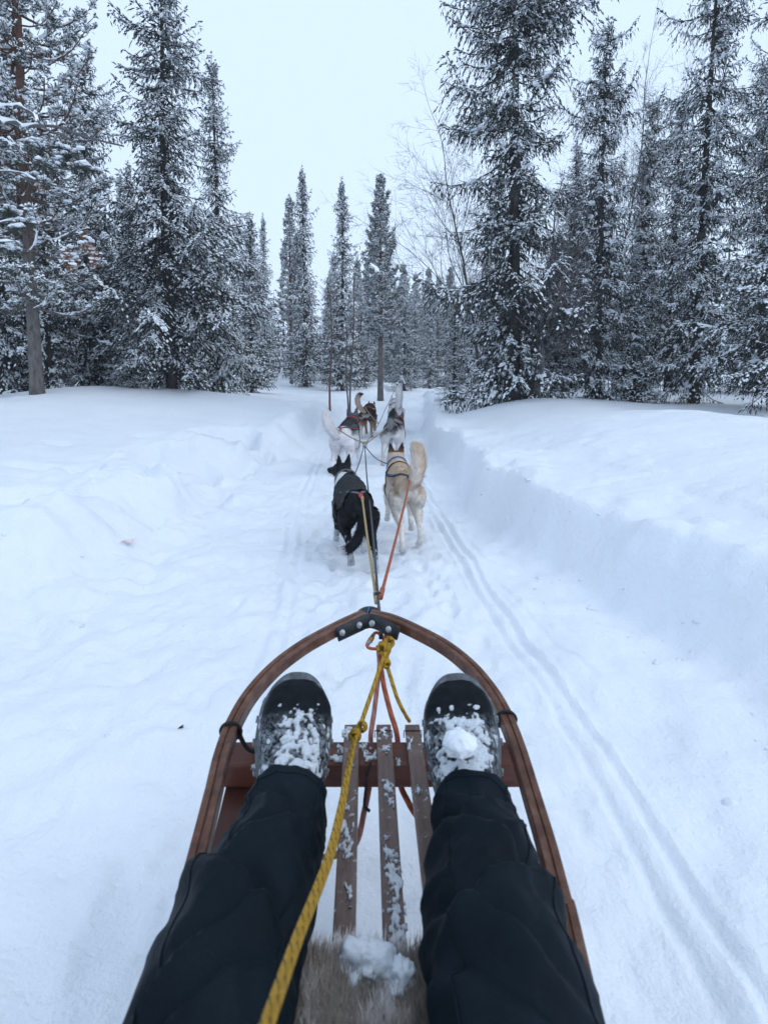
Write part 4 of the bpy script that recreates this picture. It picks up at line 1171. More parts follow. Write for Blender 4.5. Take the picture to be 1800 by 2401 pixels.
# ================================================================== reindeer hide seat
hide = empty('reindeer_hide', (0, 0.15, 0.386)); tag(hide, 'grey-brown reindeer hide seat pad on the slats between the trousers', 'hide')
gx = np.linspace(-0.235, 0.185, 40); gy = np.linspace(-0.55, 0.50, 60)
HX, HY = np.meshgrid(gx, gy)
edge = np.minimum.reduce([(HX + .235), (.185 - HX), (HY + .55), (.50 + 0.03 * n2(HX, HY, 9, 2, 3) - HY)])
HZ = 0.004 + 0.030 * sst(0.0, 0.06, edge) + 0.006 * n2(HX, HY, 12, 3, 4)
i = np.arange(HX.size).reshape(HX.shape)
hq = np.stack([i[:-1, :-1], i[:-1, 1:], i[1:, 1:], i[1:, :-1]], -1).reshape(-1, 4)
hv = np.stack([HX, HY, HZ], -1).reshape(-1, 3)
hm = mesh_np('pelt', hv, hq, smooth=True)
def hide_col(p):
    f = fbm(p * np.array([14, 14, 1]), 3, 8)[:, None]
    return np.array([0.24, 0.205, 0.175]) * (1 + 0.5 * f) + np.clip(1.5 * fbm(p * 34, 2, 9) + 2.2 * (p[:, 1] - .46) * 6 - 0.2, 0, 1)[:, None] * np.array([0.45, 0.45, 0.48])
add_col(hm, hide_col(hv)); link('pelt', hm, M['fur'], hide)
gg = np.random.default_rng(12); nf = 16000
fx = gg.uniform(-0.12, 0.10, nf); fy = gg.uniform(0.12, 0.50, nf)
fz = 0.034 + 0.006 * n2(fx, fy, 12, 3, 4) - 0.006
fd = nrm(np.stack([gg.normal(0, .35, nf), 0.9 + gg.normal(0, .35, nf), gg.uniform(0.1, .9, nf)], -1))
fl = gg.uniform(0.015, 0.032, nf)[:, None]; fw = 0.0010
sd_ = nrm(np.cross(fd, np.array([0, 0, 1.0])))
p0 = np.stack([fx, fy, fz], -1)
fv = np.stack([p0 - sd_ * fw, p0 + sd_ * fw, p0 + fd * fl], 1).reshape(-1, 3)
fm = mesh_np('hair', fv, tris=np.arange(nf * 3).reshape(-1, 3)); add_col(fm, np.repeat(hide_col(p0), 3, 0) * np.tile(np.array([[.8], [.8], [1.35]]), (nf, 1)))
tag(link('hair', fm, M['fur'], hide), kind='stuff')
def snow_lump(name, c, s, seed, parent=None, sub=4, rough=0.18):
    bm = bmesh.new(); bmesh.ops.create_icosphere(bm, subdivisions=sub, radius=1.0)
    me = bpy.data.meshes.new(name); bm.to_mesh(me); bm.free()
    v = co_of(me); v = v * (1 + rough * fbm(v * 1.8 + seed, 2, seed) + 0.5 * rough * fbm(v * 6 + seed, 3, seed + 1))[:, None]
    v[:, 2] = np.where(v[:, 2] < 0, v[:, 2] * 0.45, v[:, 2])
    set_co(me, v * np.array(s)); set_smooth(me)
    o = link(name, me, M['clump'], parent); o.location = c
    return o
o = snow_lump('snow_clump', on_z(866, 2262, .415), (.041, .024, .023), 4, rough=0.30); tag(o, 'big soft clump of snow at the front edge of the reindeer hide', 'snow clump')
o = snow_lump('snow_clump', on_z(944, 2296, .416), (.017, .020, .016), 9, rough=0.3); tag(o, 'small snow clump beside the big one on the reindeer hide', 'snow clump')

# ================================================================== rider: trousers and boots
person = empty('person', (0, 0.0, 0.40))
tag(person, 'seated rider in black trousers and snowy winter boots, legs stretched along the sledge', 'person')
def Pp(p): return np.asarray(tuple(p), float) - np.array([0, 0.0, 0.40])

def leg_mesh(pts, rad, seed, side):
    P = catmull(pts, 14); Rr = catmull([(r[0], r[1], 0) for r in rad], 14)
    n = 72; m = len(P)
    T = nrm(np.gradient(P, axis=0)); Sd = nrm(np.cross(T, np.array([0, 0, 1.0]))); W = np.cross(Sd, T)
    an = np.arange(n) / n * 2 * math.pi
    ln = np.concatenate([[0], np.cumsum(np.linalg.norm(np.diff(P, axis=0), axis=1))])
    A, Lg = np.meshgrid(an, ln)
    # soft folds: diagonal creases gathered at knee and above the boot, loose bagging elsewhere
    q = np.stack([np.cos(A) * 1.6, np.sin(A) * 1.6, Lg * 9.0], -1)
    f1 = fbm(q + seed, 3, seed)
    f2 = vnoise(np.stack([np.cos(A + Lg * 5) * 1.3, np.sin(A + Lg * 5) * 1.3, Lg * 17 + np.cos(A) * 1.5], -1) + seed * 2, seed + 5)
    ridge = 1 - np.abs(f2)
    near_boot = np.exp(-((Lg - 0.12) / 0.16) ** 2); knee = np.exp(-((Lg - 0.46) / 0.15) ** 2)
    f3 = 1 - np.abs(vnoise(np.stack([np.cos(A - Lg * 7) * 2.1, np.sin(A - Lg * 7) * 2.1, Lg * 26 - np.cos(A) * 2.5], -1) + seed * 5, seed + 9))
    d = 0.0050 * f1 + 0.0055 * (ridge ** 3 - 0.4) * (0.45 + 0.6 * near_boot + 0.8 * knee) + 0.0035 * (f3 ** 4 - .3)
    top = np.clip(np.sin(A), 0, 1)
    for c0, sl, dep, wd in ((0.06, -0.4 * side, 0.010, 0.014), (0.13, 0.55 * side, 0.019, 0.018), (0.225, -0.5 * side, 0.027, 0.022), (0.30, 0.6 * side, 0.012, 0.014), (0.36, 0.45 * side, 0.016, 0.018), (0.46, -0.35 * side, 0.019, 0.022)):
        d -= dep * np.exp(-((Lg - c0 - sl * 0.12 * np.cos(A)) / wd) ** 2) * np.clip(np.sin(A) + .25, 0, 1) * (0.10 + 0.90 * np.clip(np.cos(A - math.pi / 2 + 0.7 * side * (1 if sl > 0 else -1)), 0, 1))
        d += dep * 0.6 * np.exp(-((Lg - c0 - 1.5 * wd - sl * 0.12 * np.cos(A)) / wd) ** 2) * top
    hem = np.exp(-(Lg / 0.02) ** 2) * 0.004
    rx = Rr[:, 0][:, None] + d + hem; ry = Rr[:, 1][:, None] + d + hem
    V = P[:, None] + Sd[:, None] * (np.cos(A) * rx)[..., None] + W[:, None] * (np.sin(A) * ry)[..., None]
    # cuff: front pulled a little further over the boot
    V[:, :, 1] += (np.exp(-(Lg / 0.05) ** 2) * 0.012 * np.sin(A))
    i = np.arange(m * n).reshape(m, n); ir = np.roll(i, -1, 1)
    quads = np.stack([i[:-1], ir[:-1], ir[1:], i[1:]], -1).reshape(-1, 4)
    # inner lip at the cuff
    lip = V[0] * 0.0 + P[0] + (V[0] - P[0]) * 0.86 + T[0] * 0.02
    Vv = np.vstack([V.reshape(-1, 3), lip]); j = np.arange(n); k = (j + 1) % n
    q2 = np.stack([m * n + j, m * n + k, i[0][k], i[0][j]], -1)
    return Vv, np.vstack([quads, q2]), V
legs = []
LL = [(-.162, .815, .470), (-.163, .75, .473), (-.168, .68, .486), (-.178, .58, .506), (-.178, .47, .525), (-.165, .33, .520), (-.150, .16, .505), (-.110, -.02, .50)]
RL_ = [(.146, .805, .470), (.142, .745, .474), (.138, .68, .488), (.134, .58, .508), (.130, .47, .528), (.120, .33, .522), (.10, .16, .505), (.07, -.02, .50)]
RD = [(.066, .066), (.071, .072), (.080, .082), (.086, .088), (.087, .092), (.090, .094), (.102, .104), (.125, .12)]
mbt = MB()
for pts, sd_s, side in ((LL, 3, 1), (RL_, 8, -1)):
    Vv, q, Vg = leg_mesh([Pp(p) for p in pts], RD, sd_s, side)
    mbt.add(Vv, q); legs.append(Vg)
# seat and waist of the trousers, behind the lens
mbt.loft([Pp(p) for p in ((-.02, 0.06, .49), (-.02, -.02, .50), (-.02, -.10, .52), (-.02, -.17, .60), (-.02, -.20, .70), (-.02, -.21, .74))], [(.12, .06), (.20, .115), (.215, .12), (.20, .13), (.18, .12), (.175, .115)], n=28)
trousers = mbt.build('trousers', M['trouser'], person)
for Vg in legs:                                  # stitched seams and hem
    for a in (10, 28):
        c = Vg.mean(1); ln = Vg[:92, a]; MB().loft(ln + nrm(ln - c[:92]) * .0006, [.0014] * len(ln), n=5, cap=False).build('seam', M['trouser'], trousers)
    h = Vg[3]; c = h.mean(0); MB().loft(h + nrm(h - c) * .0004, [.0012] * len(h), n=5, closed=True).build('hem', M['trouser'], trousers)
tco = co_of(trousers.data); 
tb_bvh = BVHTree.FromPolygons([Vector(v) for v in tco], [tuple(p.vertices) for p in trousers.data.polygons])

def crust_on(me_src, mask_fn, thick, name, parent, seed, loc_matrix=None, mat=None):
    """snow stuck to a surface: raised copies of the faces a noise mask picks"""
    v = co_of(me_src); nn = nor_of(me_src)
    mk = mask_fn(v, nn)
    polys = [tuple(p.vertices) for p in me_src.polygons]
    keep = [p for p in polys if np.mean([mk[i] for i in p]) > 0.0]
    if not keep: return None
    us = np.unique(np.concatenate([np.array(p) for p in keep])); mp = {int(a): b for b, a in enumerate(us)}
    h = thick * np.clip(mk[us] * 1.6, -0.15, 1.0) * (1 + 0.5 * fbm(v[us] * 70, 2, seed)) - 0.0006
    V = v[us] + nn[us] * h[:, None]
    me = bpy.data.meshes.new(name); me.from_pydata([tuple(x) for x in V], [], [[mp[i] for i in p] for p in keep]); set_smooth(me); me.update()
    add_col(me, np.array([.06, .07, .08]) + np.clip(mk[us] * 2.6, 0, 1)[:, None] ** .8 * np.array([.60, .635, .675]))
    o = link(name, me, mat or M['clump'], parent)
    if mat is None: o['kind'] = 'stuff'; o.data.materials[0] = M['bsnow']
    return o

def boot(origin, pitch, yaw, roll, seed, snow_amt, label):
    b = bpy.data.objects.new('boot', None); COL.objects.link(b); b.parent = person
    b.location = Pp(origin); b.scale = (0.89,) * 3
    b.rotation_euler = Matrix.Rotation(yaw, 3, 'Z').to_4x4().to_euler()
    mt = Matrix.Rotation(yaw, 4, 'Z') @ Matrix.Rotation(pitch, 4, 'X') @ Matrix.Rotation(roll, 4, 'Y')
    b.rotation_euler = mt.to_euler()
    # upper: local +Y to the toe, +Z out of the instep
    mb = MB()
    sec = [(-.045, .030, .045, .050), (-.03, .052, .058, .055), (.02, .058, .075, .062), (.08, .060, .078, .064), (.13, .070, .064, .058), (.18, .075, .056, .052), (.22, .073, .051, .046), (.25, .062, .043, .040), (.272, .040, .030, .034)]
    mb.loft([(0, y, zc) for y, _, _, zc in sec], [(w_, h_) for _, w_, h_, _ in sec], n=28, power=2.7)
    mb.loft([(0, .02, .06), (0, .012, .12), (0, .005, .155)], [(.056, .068), (.050, .058), (.046, .050)], n=28, up=(0, 1, 0))
    mb.loft([(0, .075, .09), (0, .045, .125), (0, .03, .15)], [(.040, .030), (.040, .030), (.034, .026)], n=18, up=(0, 1, 0))
    me = evaluated(mb.mesh('upper'), [('REMESH', dict(mode='VOXEL', voxel_size=0.0034)), ('SMOOTH', dict(iterations=5, factor=0.5))])
    set_smooth(me)
    v = co_of(me); nn = nor_of(me)
    # toe cap seam, side panel seams and tongue creases
    seam = np.exp(-((v[:, 1] - (0.175 - 3.2 * v[:, 0] ** 2 * 6)) / 0.003) ** 2) * (v[:, 2] > 0.04)
    crease = 0.0016 * np.sin(v[:, 1] * 160 + 2 * fbm(v * 20, 2, 3)) * np.exp(-((v[:, 1] - .12) / .04) ** 2) * (v[:, 2] > .05)
    set_co(me, v + nn * (-0.0022 * seam + crease + 0.0012 * fbm(v * 35, 3, seed))[:, None])
    up = link('upper', me, M['boot'], b)
    # sole: outline with lugs
    th = np.linspace(0, 2 * math.pi, 97)[:-1]
    def outline(s):
        out = []
        for a in th:
            cyy = math.sin(a); cxx = math.cos(a)
            y = 0.119 + 0.186 * np.sign(cyy) * abs(cyy) ** 0.9
            t = (y + 0.068) / 0.38
            wd = np.interp(t, [0, .12, .35, .62, .8, .93, 1], [.048, .060, .060, .079, .084, .076, .062])
            out.append((s * wd * np.sign(cxx) * abs(cxx) ** 0.62, y * 1.0 + (s - 1) * 0.14 * (y - .11)))
        return np.array(out)
    def ringmesh(levels):
        m = MB(); n = len(th); V = []
        for s, z in levels:
            o_ = outline(s); V.append(np.column_stack([o_, np.full(n, z)]))
        V = np.vstack(V); q = []
        for l in range(len(levels) - 1):
            for j in range(n):
                k = (j + 1) % n; q.append((l * n + j, l * n + k, (l + 1) * n + k, (l + 1) * n + j))
        c0, c1 = len(V), len(V) + 1
        V = np.vstack([V, (0, .11, levels[0][1]), (0, .11, levels[-1][1])]); t = []
        for j in range(n):
            k = (j + 1) % n; t += [(c0, k, j), (c1, (len(levels) - 1) * n + j, (len(levels) - 1) * n + k)]
        m.add(V, q, t); return m
    sole = ringmesh([(0.96, -.006), (1.03, -.004), (1.055, .004), (1.05, .014), (1.02, .020), (0.94, .022)]).build('sole', M['rubber'], b)
    o_ = outline(1.045)
    for j in range(0, 96, 4):
        p = o_[j]; d = o_[(j + 1) % 96] - o_[j - 1]; a = math.atan2(d[1], d[0])
        lug = MB().box((0, 0, 0), (0.012, 0.017, 0.016), bev=0.002).build('lug', M['tread'], sole, smooth=False)
        lug.location = (p[0] * .965, .11 + (p[1] - .11) * .97, -0.010); lug.rotation_euler = (0, 0, a)
    rand = ringmesh([(0.955, .016), (0.985, .024), (0.975, .032), (0.93, .036)]).build('rubber_rand', M['rubber'], b)
    # laces over the instep
    for k, y in enumerate((0.118, 0.098, 0.080)):
        z = 0.128 - 0.18 * (y - .08)
        pts = []
        for s in (-1, -.5, 0, .5, 1):
            x = s * .034; pts.append((x, y + .006 * s * (-1) ** k, 0.30))
        bv = BVHTree.FromPolygons([Vector(x) for x in co_of(me)], [tuple(p.vertices) for p in me.polygons])
        qq = []
        for x in pts:
            hit = bv.ray_cast(Vector(x), Vector((0, -0.35, -1)))
            if hit[0]: qq.append(hit[0] + Vector((0, 0, .002)))
        if len(qq) > 2: rope('lace', qq, 0.0026, M['cord'], b, k=3, n=6)
    def mask(v, nn):
        m = 0.70 * fbm(v * 26 + seed, 2, seed) + 0.85 * fbm(v * 120 + seed, 3, seed + 7) + snow_amt - .06
        m -= 1.6 * np.clip((np.abs(v[:, 0]) - 0.036) / .02, 0, 1)
        m -= 2.5 * sst(0.185, .235, v[:, 1]) + 2.0 * sst(0.05, 0.0, v[:, 1]) + 2.0 * (nn[:, 2] < 0.15)
        m += 0.35 * np.exp(-((v[:, 1] - .13) / .05) ** 2)
        return m
    crust_on(me, mask, 0.004, 'snow_crust', b, seed, mat=M['bsnow'])['kind'] = 'stuff'
    def mask2(v, nn):
        return 0.9 * fbm(v * 75 + seed + 3, 3, seed + 2) - 0.42 + 0.25 * np.exp(-((v[:, 1] - .08) / .05) ** 2) - 2.0 * (v[:, 1] > .22) - 2 * (nn[:, 2] < -0.2)
    crust_on(me, mask2, 0.003, 'snow_specks', b, seed + 1, mat=M['bsnow'])['kind'] = 'stuff'
    b['label'] = label
    return b
bl = boot((-.168, .850, .378), R(40), R(3), R(9), 5, 0.14, 'black winter boot caked with broken snow')
br = boot((.152, .846, .378), R(40), R(1), R(-9), 21, 0.38, 'black winter boot with thick snow and a snowball on the instep')
sb = snow_lump('snowball', on_z(1078, 1748, .562), (.028, .028, .024), 3, rough=0.12); tag(sb, 'round white lump of snow resting on the instep of the snowier boot', 'snow clump')
# snow flecks on the trousers
def tmask(v, nn):
    w_ = v + np.array([0, 0, .40])
    m = 0.9 * fbm(v * 55, 3, 4) - 1.2
    for cx_, cy_, r_, a_ in ((-.185, .535, .022, 1.15), (-.172, .515, .010, .9), (-.195, .49, .012, .8), (-.215, .45, .016, .7), (-.175, .42, .012, .7), (.10, .50, .01, .7), (.15, .57, .008, .7)):
        m += a_ * np.exp(-((v[:, 0] - cx_) ** 2 + (v[:, 1] - cy_) ** 2) / r_ ** 2)
    return m - 2 * (nn[:, 2] < 0.1)
crust_on(trousers.data, tmask, 0.003, 'snow_flecks', trousers, 3)

# ================================================================== sledge dogs
def dog(origin, heading, scale, colour, legs, tail, head, label, seed, body_pitch=0.0, crouch=0.0, furlen=1.0, bend=0.0, drop=0.0):
    """one dog. local +Y forward, hips above the origin. legs: dict of joint lists; tail: points; head: (yaw, pitch)"""
    root = empty('dog', origin, heading); root.scale = (scale,) * 3
    tag(root, label, 'dog', 'team of six sledge dogs')
    mb = MB()
    def bodyp(x, y, z):
        return (x + bend * max(0, y) ** 2, y, z - crouch + body_pitch * y)
    T = [((0, -.115, .455), (.040, .050)), ((0, -.085, .452), (.078, .085)), ((0, -.02, .450), (.102, .105)), ((0, .06, .452), (.098, .104)), ((0, .16, .448), (.092, .108)), ((0, .26, .440), (.106, .135)),
         ((0, .36, .435), (.118, .152)), ((0, .45, .445), (.112, .150)), ((0, .52, .470), (.092, .125))]
    mb.loft([bodyp(*p) for p, _ in T], [r for _, r in T], n=20)
    # neck and head
    nb = np.array(bodyp(0, .48, .49)); hy, hp = head
    hd = np.array([-math.sin(hy) * math.cos(hp), math.cos(hy) * math.cos(hp), math.sin(hp)])
    hx = np.array([math.cos(hy), math.sin(hy), 0.0]); hu = np.cross(hx, hd)
    hc = nb + np.array([-0.05 * math.sin(hy), 0.115, 0.115 - drop])
    mb.loft([nb, (nb * .55 + hc * .45) + np.array([0, 0, .01]), hc - hd * .02], [(.100, .105), (.084, .088), (.070, .070)], n=16)
    mb.loft([hc - hd * .065, hc - hd * .03, hc + hd * .03, hc + hd * .075], [(.046, .044), (.073, .066), (.074, .066), (.050, .048)], n=16)
    mb.loft([hc + hd * .05 - hu * .008, hc + hd * .11 - hu * .018, hc + hd * .155 - hu * .024, hc + hd * .168 - hu * .024], [(.045, .042), (.034, .032), (.028, .026), (.016, .016)], n=12)
    for s in (-1, 1):          # cheeks and ears
        ck = hc + hx * s * .05 + hd * .0 - hu * .03
        mb.loft([ck - hd * .03, ck, ck + hd * .03], [.02, .036, .02], n=10)
        e0 = hc + hx * s * .045 - hd * .012 + hu * .048
        mb.loft([e0 - hu * .02, e0 + hu * .02, e0 + hu * .06 + hx * s * .006, e0 + hu * .098 + hx * s * .010], [(.034, .020), (.032, .018), (.021, .013), (.006, .005)], n=10, up=tuple(hd))
    for nm, J in legs.items():
        s = -1 if nm[1] == 'l' else 1
        P = [bodyp(*J[0])] + [tuple(p) for p in J[1:]]
        if nm[0] == 'h':       # thigh, stifle, hock, pastern, toes
            mb.loft([P[0], tuple((np.array(P[0]) * .5 + np.array(P[1]) * .5)), P[1]], [(.078, .090), (.068, .085), (.048, .058)], n=14, up=(0, 1, 0))
            mb.loft([P[1], tuple((np.array(P[1]) * .5 + np.array(P[2]) * .5)), P[2]], [(.048, .058), (.032, .040), (.023, .029)], n=12, up=(0, 1, 0))
            mb.loft([P[2], tuple((np.array(P[2]) * .5 + np.array(P[3]) * .5)), P[3]], [(.023, .029), (.020, .022), (.024, .024)], n=10, up=(0, 1, 0))
            mb.loft([P[3], P[4]], [(.028, .022), (.030, .017)], n=10)
        else:
            mb.loft([P[0], P[1]], [(.052, .085), (.040, .052)], n=12, up=(0, 1, 0))
            mb.loft([P[1], P[2]], [(.036, .045), (.024, .026)], n=10, up=(0, 1, 0))
            mb.loft([P[2], P[3]], [(.024, .026), (.024, .024)], n=10, up=(0, 1, 0))
            mb.loft([P[3], P[4]], [(.028, .022), (.030, .017)], n=10)
    tp = catmull([bodyp(*p) for p in tail['pts']], 5)
    tr = np.interp(np.linspace(0, 1, len(tp)), [0, .2, .55, .85, 1], tail.get('r', [.028, .040, .052, .044, .014]))
    mb.loft(tp, list(tr), n=12, up=(0.9, 0.1, 0.3))
    me = evaluated(mb.mesh('body'), [('REMESH', dict(mode='VOXEL', voxel_size=0.0095)), ('SMOOTH', dict(iterations=6, factor=0.5))])
    set_smooth(me)
    v = co_of(me); nn = nor_of(me)
    # which region is each vertex in
    tailP = np.array(tp)
    def dist_tail(p):
        d2 = ((p[:, None] - tailP[None, 1:]) ** 2).sum(-1); k = d2.argmin(1)
        return np.sqrt(d2.min(1)), (k + 1) / len(tailP)
    headc = hc
    def paint(p, nrm_):
        dt, tf = dist_tail(p)
        istail = (dt < 0.075) & ((tf > 0.30) | (p[:, 1] < -.13))
        q = p - headc
        loc = np.stack([q @ hx, q @ hd, q @ hu], -1)
        ishead = (np.linalg.norm(q, axis=1) < .19) & (loc[:, 1] > -.05)
        c = colour(p, nrm_, istail, tf, ishead, loc, fbm(p * 9, 3, seed), fbm(p * 40, 2, seed + 1))
        return np.clip(c, 0.004, 0.95)
    add_col(me, paint(v, nn))
    body = link('body', me, M['fur'], root)
    # coat: tufts of hair following the lie of the fur
    g = np.random.default_rng(seed)
    ntri = len(me.polygons)
    cen = np.empty(ntri * 3, np.float32); me.polygons.foreach_get('center', cen); cen = cen.reshape(-1, 3).astype(float)
    pn = np.empty(ntri * 3, np.float32); me.polygons.foreach_get('normal', pn); pn = pn.reshape(-1, 3).astype(float)
    rep = g.integers(0, ntri, int(ntri * 1.6))
    P0 = cen[rep] + g.normal(0, .004, (len(rep), 3)); N0 = pn[rep]
    dt, tf = dist_tail(P0)
    ist = (dt < 0.075) & ((tf > 0.25) | (P0[:, 1] < -.13))
    tt = nrm(np.gradient(tailP, axis=0)); tdir = tt[np.clip((tf * len(tailP)).astype(int) - 1, 0, len(tailP) - 1)]
    flow = np.where(ist[:, None], tdir * 0.9, np.array([0, -1.0, -.45]))
    flow = flow - N0 * (flow * N0).sum(1)[:, None]
    D = nrm(flow + N0 * g.uniform(0.12, 0.50, (len(rep), 1)) + g.normal(0, .16, (len(rep), 3)))
    q = P0 - headc; ish = np.linalg.norm(q, axis=1) < .17
    low = P0[:, 2] < 0.20
    Ln = np.where(ist, .036, np.where(ish, .010, np.where(low, .007, .015))) * g.uniform(.6, 1.3, len(rep)) * furlen
    Sd = nrm(np.cross(D, N0) + 1e-4); hw = np.where(ish | low, .0018, .0026)[:, None]
    base = P0 - N0 * .003
    V = np.stack([base - Sd * hw, base + Sd * hw, base + D * Ln[:, None]], 1).reshape(-1, 3)
    fc = paint(P0, N0); k = g.uniform(.75, 1.2, (len(rep), 1))
    fc = np.repeat(fc * k, 3, 0)
    fme = mesh_np('coat', V, tris=np.arange(len(rep) * 3).reshape(-1, 3), smooth=True); add_col(fme, fc)
    fme.normals_split_custom_set_from_vertices([tuple(x) for x in np.repeat(N0, 3, 0)])
    tag(link('coat', fme, M['fur'], root), kind='stuff')
    # nose and eyes
    nz = hc + hd * .172 - hu * .020
    bm = MB(); bm.loft([nz - hd * .012, nz, nz + hd * .008], [(.014, .012), (.015, .012), (.006, .005)], n=10)
    bm.build('nose', M['horn'], root)
    for s in (-1, 1):
        e = hc + hd * .068 + hx * s * .034 + hu * .020
        MB().loft([e - hd * .006, e, e + hd * .007], [.004, .009, .004], n=8).build('eye', M['horn'], root)
    bvh = BVHTree.FromPolygons([Vector(x) for x in v], [tuple(p.vertices) for p in me.polygons])
    return root, bvh, bodyp, hc

def around(bvh, c, d, off=0.012):
    """point on the dog's surface met from outside towards c along -d"""
    d = Vector(d).normalized(); c = Vector(c)
    h = bvh.ray_cast(c + d * 0.6, -d)
    return (h[0] + d * off) if h[0] else c + d * .12
def strap(name, bvh, pts, width, mat, parent, thick=0.003, off=0.005):
    """pts: (centre, direction) pairs; lies on the coat"""
    P = [around(bvh, c, d, off) for c, d in pts]; Dn = [Vector(d).normalized() for _, d in pts]
    Pc = catmull(P, 5); Dc = nrm(catmull([tuple(d) for d in Dn], 5))
    T = nrm(np.gradient(Pc, axis=0)); Sd = nrm(np.cross(T, Dc))
    a = Pc - Sd * width / 2; b = Pc + Sd * width / 2; up = Dc * thick
    V = np.stack([a, b, b + up, a + up], 1).reshape(-1, 3); m = len(Pc)
    i = np.arange(m - 1)[:, None] * 4; j = np.arange(4); k = (j + 1) % 4
    q = np.stack([i + j, i + k, i + 4 + k, i + 4 + j], -1).reshape(-1, 4)
    q = np.vstack([q, [[0, 3, 2, 1], [(m - 1) * 4 + x for x in (0, 1, 2, 3)]]])
    return link(name, mesh_np(name, V, q, smooth=False), mat, parent)
def harness(root, bvh, bp, hc, web, accent, tugcol, dz=0.0):
    """collar, chest band, two back straps running to the tug above the tail"""
    h = empty('harness'); h.parent = root
    nc = (Vector(bp(0, .47, .49)) + Vector(tuple(hc))) / 2 + Vector((0, -.02, -.01))
    ring = []
    for k in range(15):
        a = k / 14 * 2 * math.pi
        ring.append((nc, (math.sin(a), -.25 * math.cos(a), math.cos(a))))
    strap('collar', bvh, ring, .018, accent, h)
    for y, s in ((.40, 1), ):
        ring = []
        for k in range(15):
            a = k / 14 * 2 * math.pi
            ring.append((bp(0, y, .44), (math.sin(a), 0, math.cos(a))))
        strap('girth_strap', bvh, ring, .026, web, h)
    for s in (-1, 1):
        pts = [(bp(s * .05, .46, .45), (s * .75, 0, .7)), (bp(s * .03, .34, .45), (s * .95, 0, .45)), (bp(s * .02, .20, .45), (s * .8, 0, .65)), (bp(s * .01, .06, .45), (s * .45, 0, .9)), (bp(0, -.03, .45), (s * .12, -.1, 1))]
        strap('back_strap', bvh, pts, .024, web, h)
        strap('trim', bvh, pts[1:4], .007, accent, h, off=.0085)
    tg = around(bvh, bp(0, -.05, .45), (0, -.2, 1), .009)
    MB().loft([tg + Vector((0, .045, 0)), tg, tg + Vector((0, -.05, -.01))], [(.016, .004)] * 3, n=8, power=4).build('tug_loop', tugcol, h)
    return h, root.matrix_basis @ (tg + Vector((0, -.06, -.012)))

# leg poses (hip/shoulder, stifle/elbow, hock/wrist, pastern end, toe)
def hl(s, stance):
    x = .078 * s
    if stance == 'stand': return [(x * .9, -.01, .41), (x * 1.1, .07, .275), (x, -.125, .165), (x, -.105, .035), (x, -.06, .018)]
    if stance == 'back':  return [(x * .9, -.02, .40), (x * 1.0, .015, .265), (x * .95, -.175, .185), (x * .9, -.235, .045), (x * .9, -.20, .016)]
    if stance == 'lift':  return [(x * .9, 0, .41), (x * 1.15, .10, .29), (x * 1.0, -.06, .205), (x * .95, -.085, .105), (x * .95, -.10, .065)]
    if stance == 'fwd':   return [(x * .9, 0, .41), (x * 1.1, .12, .275), (x * 1.1, -.02, .15), (x * 1.1, .045, .03), (x * 1.1, .09, .018)]
def fl(s, stance):
    x = .082 * s
    if stance == 'stand': return [(x, .43, .37), (x * 1.05, .38, .245), (x, .41, .11), (x, .405, .03), (x, .44, .017)]
    if stance == 'fwd':   return [(x, .44, .38), (x * 1.05, .44, .25), (x, .52, .13), (x, .57, .04), (x, .60, .02)]
    if stance == 'back':  return [(x, .42, .37), (x * 1.05, .34, .25), (x, .32, .12), (x, .27, .04), (x, .29, .018)]
    if stance == 'lift':  return [(x, .44, .38), (x * 1.05, .43, .255), (x, .53, .20), (x, .50, .11), (x, .49, .075)]
W3 = lambda *a: np.array(a)
def mixc(a, b, f): return a + (b - a) * np.clip(f, 0, 1)[:, None]

def col_black(p, n, tail, tf, head, loc, f, ff):
    c = mixc(np.tile(W3(.010, .011, .013), (len(p), 1)), W3(.030, .031, .034), ff * .6 + .2)
    white = W3(.70, .70, .70)
    blaze = sst(.035, .012, np.abs(loc[:, 0]) + .006 * f)          # neck stripe and collar ruff
    nk = (np.linalg.norm(loc * W3(1, .8, 1), axis=1) < .17) & (loc[:, 1] < -.03)
    c = np.where((nk & (loc[:, 2] < .03 + .02 * f) & (np.abs(loc[:, 1] + .085) < .030))[:, None], white, c)
    c = np.where((head & (loc[:, 2] < -.03) & (loc[:, 1] < .06))[:, None], white, c)
    c = np.where((tail & (tf > .72 + .06 * f))[:, None], W3(.66, .63, .64), c)
    c = np.where((p[:, 2] < .075 + .02 * f)[:, None], W3(.62, .60, .60), c)
    frost = sst(.30, .75, ff + 1.3 * sst(.24, .10, p[:, 2]) - .25)
    return mixc(c, W3(.55, .57, .60), frost * .75 * (p[:, 2] < .26))
def col_tan(p, n, tail, tf, head, loc, f, ff):
    tan = W3(.58, .44, .325); cream = W3(.84, .77, .70); dark = W3(.035, .028, .024)
    up = sst(.30, .47, p[:, 2] + .04 * f)
    c = mixc(np.tile(cream, (len(p), 1)), tan, up)
    rump = sst(-.04, -.10, p[:, 1]) * sst(.50, .40, p[:, 2] + .02 * f)
    c = mixc(c, cream, rump * .9)
    c = mixc(c, W3(.62, .60, .58), (p[:, 2] < .10) * .7)
    t2 = mixc(np.tile(W3(.84, .73, .64), (len(p), 1)), W3(.64, .49, .37), sst(.25, .75, tf + .1 * f + (n[:, 0] * .35)))
    c = np.where(tail[:, None], t2, c)
    ear = head & (loc[:, 2] > .062)
    c = np.where(ear[:, None], mixc(np.tile(dark, (len(p), 1)), W3(.22, .13, .08), sst(.115, .07, loc[:, 2]) * .6), c)
    return c * (1 + .16 * ff)[:, None]
